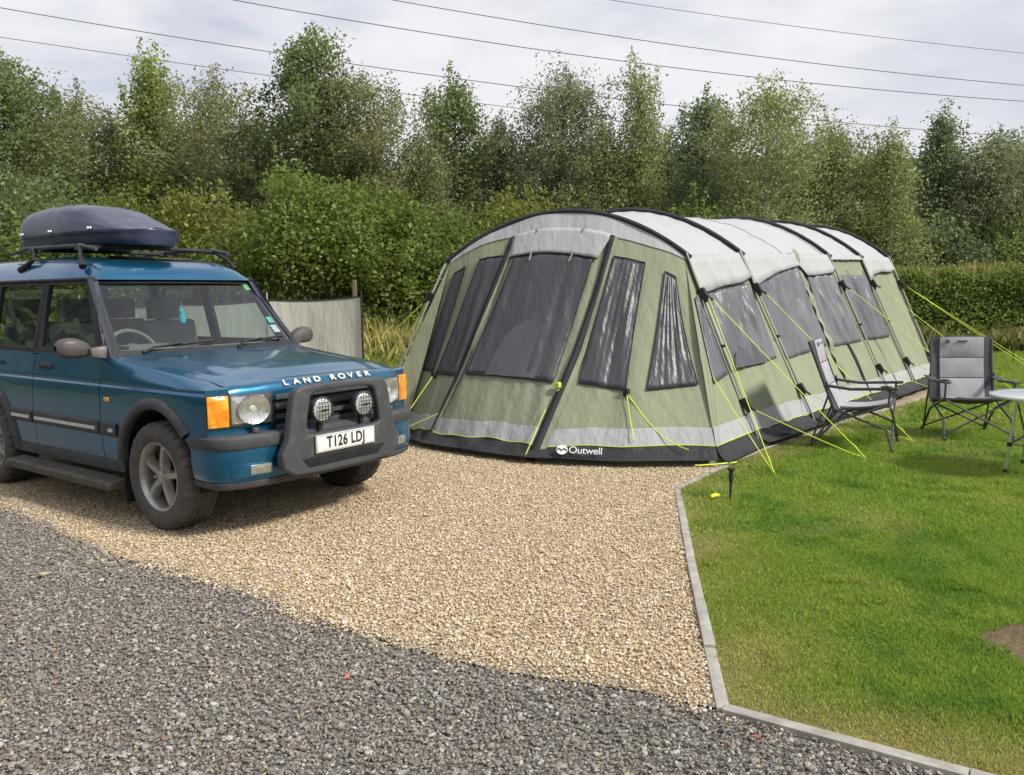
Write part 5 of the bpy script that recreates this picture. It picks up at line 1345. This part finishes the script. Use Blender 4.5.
    C = np.concatenate(CC); cv = np.concatenate(CV); C = C[C[:, 2] > .15] if False else C
    m.build('trunk', M_birch if pale else M_bark, tr_)
    leaves('crown', C, leaf, pal_cols(pal, len(C), cv), M_leaf, tr_, droop=.5 if 'birch' in pal or pal == 'olive' else .1)
    return tr_
def HZ(u): return 293.3 - .01266 * (u - 512)
def put(u, top, Y, wpx, pal, label, **k):
    x = (u - 512) / 834.7 * Y; h = 1.546 + (HZ(u) - top - 14) / 834.7 * Y
    tree(x, Y, h, 1.48 * wpx / 834.7 * Y, pal, label, **k)
# front row, left to right: column in the picture, top row, distance, width
put(18, 44, 21.5, 120, 'poplar', 'broad mid green tree at the far left edge, above the roof box', shape='oval', nl=64, leaf=.095)
put(-60, 70, 23, 120, 'poplar', 'mid green tree mostly cut off by the left edge of the view', shape='oval', nl=50, leaf=.095)
put(82, 78, 25, 80, 'olive', 'thin brownish tree with a wispy top between the far left tree and the bright one', shape='oval', nl=50, leaf=.08)
put(165, 42, 23, 92, 'poplar_bright', 'bright light green tree with a pointed leafy top, behind the roof box nose', shape='cone', nl=62, leaf=.10, cb=.25)
put(128, 108, 24, 90, 'olive', 'low olive tree filling below the bright pointed tree', shape='wide', nl=50, leaf=.08)
put(226, 66, 22.5, 96, 'olive', 'brown tinged birch with bare twiggy top, just left of the tall dark tree', shape='oval', nl=64, leaf=.075, dens=.85, pale=True)
put(310, 27, 22, 104, 'poplar', 'tallest dark green tree, standing left of centre above the car windscreen', shape='oval', nl=72, leaf=.098)
put(270, 104, 24, 80, 'birch', 'shorter olive green tree filling the gap left of the tallest tree', shape='oval', nl=46, leaf=.08)
put(382, 70, 22, 104, 'olive', 'rounded brownish birch immediately right of the tallest dark tree', shape='wide', nl=66, leaf=.075, dens=.9)
put(425, 118, 22.5, 76, 'birch', 'slim olive birch with a thin trunk right of the rounded brownish birch', shape='cone', nl=54, leaf=.075, pale=True)
put(462, 64, 24, 72, 'poplar', 'mid green tree with a ragged leaning top, above the left shoulder of the tent', shape='oval', nl=54, leaf=.095)
put(502, 108, 25, 66, 'grey', 'small grey green tree between the ragged tree and the bushy birch', shape='oval', nl=40, leaf=.09)
put(557, 66, 24, 100, 'grey', 'bushy grey green birch with a rounded top above the front of the tent', shape='wide', nl=76, leaf=.075)
put(602, 104, 23, 66, 'birch', 'medium olive birch tucked left of the pointed light birch', shape='oval', nl=46, leaf=.075)
put(641, 50, 23, 66, 'birch_light', 'tall pointed light green birch over the middle of the tent roof', shape='cone', nl=76, leaf=.075, pale=True)
put(703, 84, 24, 78, 'dark', 'dark green tree between the two light birches', shape='oval', nl=60, leaf=.085)
put(768, 72, 21.5, 92, 'birch_light', 'light airy birch with a visible thin pale trunk, right of centre', shape='oval', nl=70, leaf=.072, pale=True, dens=.8, cb=.22)
put(826, 112, 23.5, 80, 'birch', 'olive birch with a slanting top just right of the pale trunked birch', shape='oval', nl=60, leaf=.075)
put(886, 118, 22, 72, 'birch_light', 'pale stemmed birch beyond the back end of the tent', shape='cone', nl=62, leaf=.075, pale=True, dens=.85, cb=.12)
put(938, 98, 25, 84, 'dark', 'dark pointed tree above the upright camping chair', shape='cone', nl=76, leaf=.09)
put(984, 122, 24, 80, 'grey', 'grey green tree with two lobed top near the right edge', shape='oval', nl=58, leaf=.085)
put(1030, 124, 25, 90, 'poplar', 'mid green tree cut by the right edge of the view', shape='oval', nl=52, leaf=.10)
put(1105, 110, 25, 110, 'grey', 'grey green tree just beyond the right edge of the view', shape='oval', nl=44, leaf=.10)
put(532, 128, 27, 70, 'dark', 'dark low tree seen in the gap left of the bushy birch', shape='oval', nl=40, leaf=.10)
put(672, 124, 27, 74, 'dark', 'dark low tree right behind the pointed light birch', shape='oval', nl=40, leaf=.10)
put(345, 112, 26, 90, 'dark', 'dark tree half hidden behind the tallest tree and the brownish birch', shape='wide', nl=44, leaf=.095)
put(205, 112, 26, 90, 'dark', 'dark low tree half hidden behind the bright pointed tree', shape='wide', nl=44, leaf=.095)
put(50, 112, 26, 100, 'dark', 'dark low tree half hidden behind the far left tree', shape='wide', nl=44, leaf=.095)

def bush(u, top, Y, wpx, pal, label, depth=2.2, n=13000, leaf=.10, z0=.0, group='bushes along the edge of the pitch', name='bush', lobes=16, cat='bush'):
    x = (u - 512) / 834.7 * Y; h = 1.546 + (HZ(u) - top) / 834.7 * Y; w = wpx / 834.7 * Y
    b = empty(name, (x, Y, z0), 0, label, cat, group); h -= z0
    rs = np.random.default_rng(int(u * 3 + top * 7 + 1000))
    CC = []; CV = []; m = MB()
    tot = 0; L = []
    for i in range(lobes):
        a = rs.uniform(0, 2 * PI); rr = math.sqrt(rs.random()); px_, py_ = rr * math.cos(a) * w * .42, rr * math.sin(a) * depth * .42
        top_ = h * (1 - .30 * (abs(px_) / (w / 2)) ** 2) * rs.uniform(.72, 1.0)
        R_ = rs.uniform(.35, .62) * min(1.25, h * .34); L.append((px_, py_, top_ - R_, R_))
    for i in range(lobes):     # lower skirt lobes, towards the viewer's side and all round
        a = rs.uniform(0, 2 * PI); px_, py_ = math.cos(a) * w * .46, math.sin(a) * depth * .46
        R_ = rs.uniform(.35, .6) * min(1.2, h * .34); L.append((px_, py_, rs.uniform(.3, h * .66), R_))
    per = n // len(L)
    for (px_, py_, pz_, R_) in L:
        d = rs.normal(0, 1, (per, 3)); d /= np.linalg.norm(d, axis=1)[:, None]
        rad = R_ * (rs.random(per) ** .33) * (1 + .18 * np.sin(d[:, 0] * 5 + px_) * np.sin(d[:, 2] * 6 + py_)) * 1.12 * np.exp(rs.normal(0, .10, per))
        P = np.array([px_, py_, pz_]) + d * rad[:, None]
        CC.append(P); CV.append(np.clip(np.full(per, rs.random()) * .7 + .15, 0, 1))
        m.tube([(px_ * .3, py_ * .3, 0), (px_ * .7, py_ * .7, pz_ * .6), (px_, py_, pz_ + R_ * .6)], [.03, .02, .006], 5, cap=False)
    # sprays that break the outline
    for i in range(70):
        (px_, py_, pz_, R_) = L[rs.integers(len(L))]; d = rs.normal(0, 1, 3); d[2] = abs(d[2]) * 1.1; d /= np.linalg.norm(d)
        s = np.array([px_, py_, pz_]) + d * R_ * .8; e = s + d * rs.uniform(.25, .6) + np.array([0, 0, .08])
        m.tube([s, e], [.006, .003], 3, cap=False); k = rs.random((18, 1)); CC.append(s * (1 - k) + e * k + rs.normal(0, .045, (18, 3))); CV.append(np.full(18, rs.uniform(.5, 1)))
    C = np.concatenate(CC); cv = np.concatenate(CV); ok = C[:, 2] > .02; C, cv = C[ok], cv[ok]
    m.build('stems', M_bark, b)
    leaves('foliage', C, leaf, pal_cols(pal, len(C), cv), M_leaf, b, droop=.2)
bush(10, 150, 18.5, 150, 'poplar', 'dark green bush at the far left behind the roof box', n=15000, leaf=.095)
bush(120, 188, 17.5, 150, 'shrub', 'rounded green bush behind the roof box nose', n=15000)
bush(215, 182, 18.5, 120, 'shrub_yellow', 'yellowish green bush above the car roof rack', n=12000)
bush(300, 164, 17.0, 170, 'shrub', 'largest bright green bush, directly above the windbreak', n=24000, lobes=22)
bush(385, 178, 17.6, 130, 'shrub', 'green bush between the largest bush and the tent', n=15000)
bush(452, 206, 18.5, 110, 'shrub', 'low green bush right behind the left shoulder of the tent', n=11000)
bush(530, 188, 20, 130, 'shrub_yellow', 'yellow green bush peeping over the front arch of the tent', n=11000)
bush(620, 192, 21, 120, 'birch', 'olive bush over the highest point of the tent roof', n=9000)
bush(700, 200, 21, 120, 'hedge', 'dark green bush over the middle tent arches', n=9000)
bush(785, 208, 21.5, 120, 'birch', 'olive undergrowth bush at the foot of the pale trunked birch', n=9000)
bush(865, 214, 23, 110, 'hedge', 'dark green bush beyond the rear tent arches', n=8000)
bush(945, 205, 23, 130, 'dark', 'very dark bush behind the clipped hedge', n=9000)
bush(1025, 214, 23, 120, 'hedge', 'dark green bush behind the right end of the hedge', n=8000)
# clipped field hedge on the right
hd = empty('hedge', (14.5, 20.9, 0), 0, 'long clipped green hedge along the far side of the lawn on the right', 'hedge')
n_ = 60000; X = rng.uniform(-8.5, 13, n_); u_ = rng.random(n_)
Zt = 1.70 + .32 * fbm(X, X * 0, 77, .8) + .24 * (vnoise(X, X * 0, 78, 3) - .5)
front = u_ < .62
Y_ = np.where(front, -.55 + rng.normal(0, .09, n_) + .18 * (fbm(X, rng.random(n_) * 0 + 3, 80, 1.6) - .5), rng.uniform(-.6, .6, n_))
Z_ = np.where(front, Zt * rng.random(n_) ** .85, Zt + rng.normal(0, .07, n_))
C = np.stack([X, Y_ + .25 * (fbm(X, Z_, 81, 1.8) - .5), Z_], 1); C = C[C[:, 2] > .03]
leaves('foliage', C, .085, pal_cols('hedge', len(C), fbm(C[:, 0], C[:, 2], 82, 1.4)), M_leaf, hd, droop=.1)
m = MB(); m.box((2.2, .15, .80), (21, .7, 1.5)); 
for i in range(60):
    X_ = -8.3 + 21 * i / 60 + random.uniform(-.1, .1); m.tube([(X_, -.35, 0), (X_ + random.uniform(-.1, .1), -.42, .9), (X_ + random.uniform(-.2, .2), -.45, 1.6)], [.022, .016, .008], 5)
m.build('stems', mk('hedge_inside', (.05, .055, .03), .95, var=.4, vscale=5), hd)
# weeds and long grass: on the bank behind the windbreak, along and on top of the hedge
bank = MB(); bx_ = np.linspace(-26, 6, 40); by_ = np.linspace(12.6, 19, 14)
bz = lambda x, y: np.interp(y, [12.6, 14.0, 16.5, 19], [-.02, .12, .42, .5]) + .08 * (fbm(x, y, 91, .8) - .5) * (np.asarray(y) > 12.7)
bank.grid([[(x, y, float(bz(x, y))) for y in by_] for x in bx_]); tag(bank.build('bank', m_ground), kind='structure')
m_weed = mk_leaf('weed_blade', .3, .6)
def weed(name, x, y, z, h, w_, pal_a, pal_b, f):
    c = np.array(pal_a) * (1 - f[:, None]) + np.array(pal_b) * f[:, None]
    c = c * np.exp(rng.normal(0, .22, (len(x), 1)))
    return tag(blades(name, x, y, z, h, w_, c, m_weed, .6), kind='stuff')
n_ = 230000; x = rng.uniform(-10, 1.5, n_); y = 12.6 + 4.6 * rng.random(n_) ** .8
k = fbm(x, y, 95, 1.1); hh = rng.uniform(.06, .28, n_) * (.5 + k) * np.interp(y, [12.6, 15, 17], [.6, 1.0, 1.5])
tall = rng.random(n_) < .06 * (y > 14.8); hh[tall] *= 2.2
weed('long_grass', x, y, bz(x, y), hh, rng.uniform(.006, .012, n_), (.19, .29, .05), (.46, .40, .15), np.clip(k * 1.5 - .42 + rng.normal(0, .25, n_) + .45 * tall, 0, 1))
n_ = 26000; x = rng.uniform(6.2, 27, n_); y = rng.uniform(19.75, 20.45, n_)
weed('long_grass', x, y, np.zeros(n_), rng.uniform(.1, .75, n_) * (.4 + fbm(x, y, 97, .9)), rng.uniform(.012, .022, n_), (.15, .19, .05), (.38, .31, .14), rng.random(n_))
n_ = 16000; x = rng.uniform(6.2, 27, n_); y = rng.uniform(20.6, 22.6, n_)
weed('long_grass', x, y, np.full(n_, 1.45), rng.uniform(.30, .80, n_) * (.55 + .7 * fbm(x, y, 98, .9)), rng.uniform(.014, .028, n_), (.22, .25, .06), (.48, .40, .16), rng.random(n_))
# the wood beyond, one far mass
n_ = 100000; x = rng.uniform(-34, 36, n_); y = rng.uniform(29, 34, n_); zt_ = 5.0 + 2.2 * fbm(x, y * .3, 101, .35)
z = zt_ * rng.random(n_) ** .75
leaves_o = leaves('far_wood', np.stack([x, y, z], 1), .40, pal_cols('dark', n_, fbm(x, z, 102, .7)), M_leaf); tag(leaves_o, kind='stuff')

# unseen woods added behind and left of the viewer to darken the car's reflections
n_ = 26000; x = rng.uniform(-42, 34, n_); y = rng.uniform(-24, -19, n_); z = (6.0 + 2.5 * fbm(x, y * .3, 111, .3)) * rng.random(n_) ** .8
tag(leaves('far_wood', np.stack([x, y, z], 1), .55, pal_cols('dark', n_, fbm(x, z, 112, .7)), M_leaf), kind='stuff')
n_ = 18000; y = rng.uniform(-18, 14, n_); x = rng.uniform(-25, -21, n_); z = (5.0 + 2.5 * fbm(y, x * .3, 113, .3)) * rng.random(n_) ** .8
tag(leaves('far_wood', np.stack([x, y, z], 1), .55, pal_cols('dark', n_, fbm(y, z, 114, .7)), M_leaf), kind='stuff')
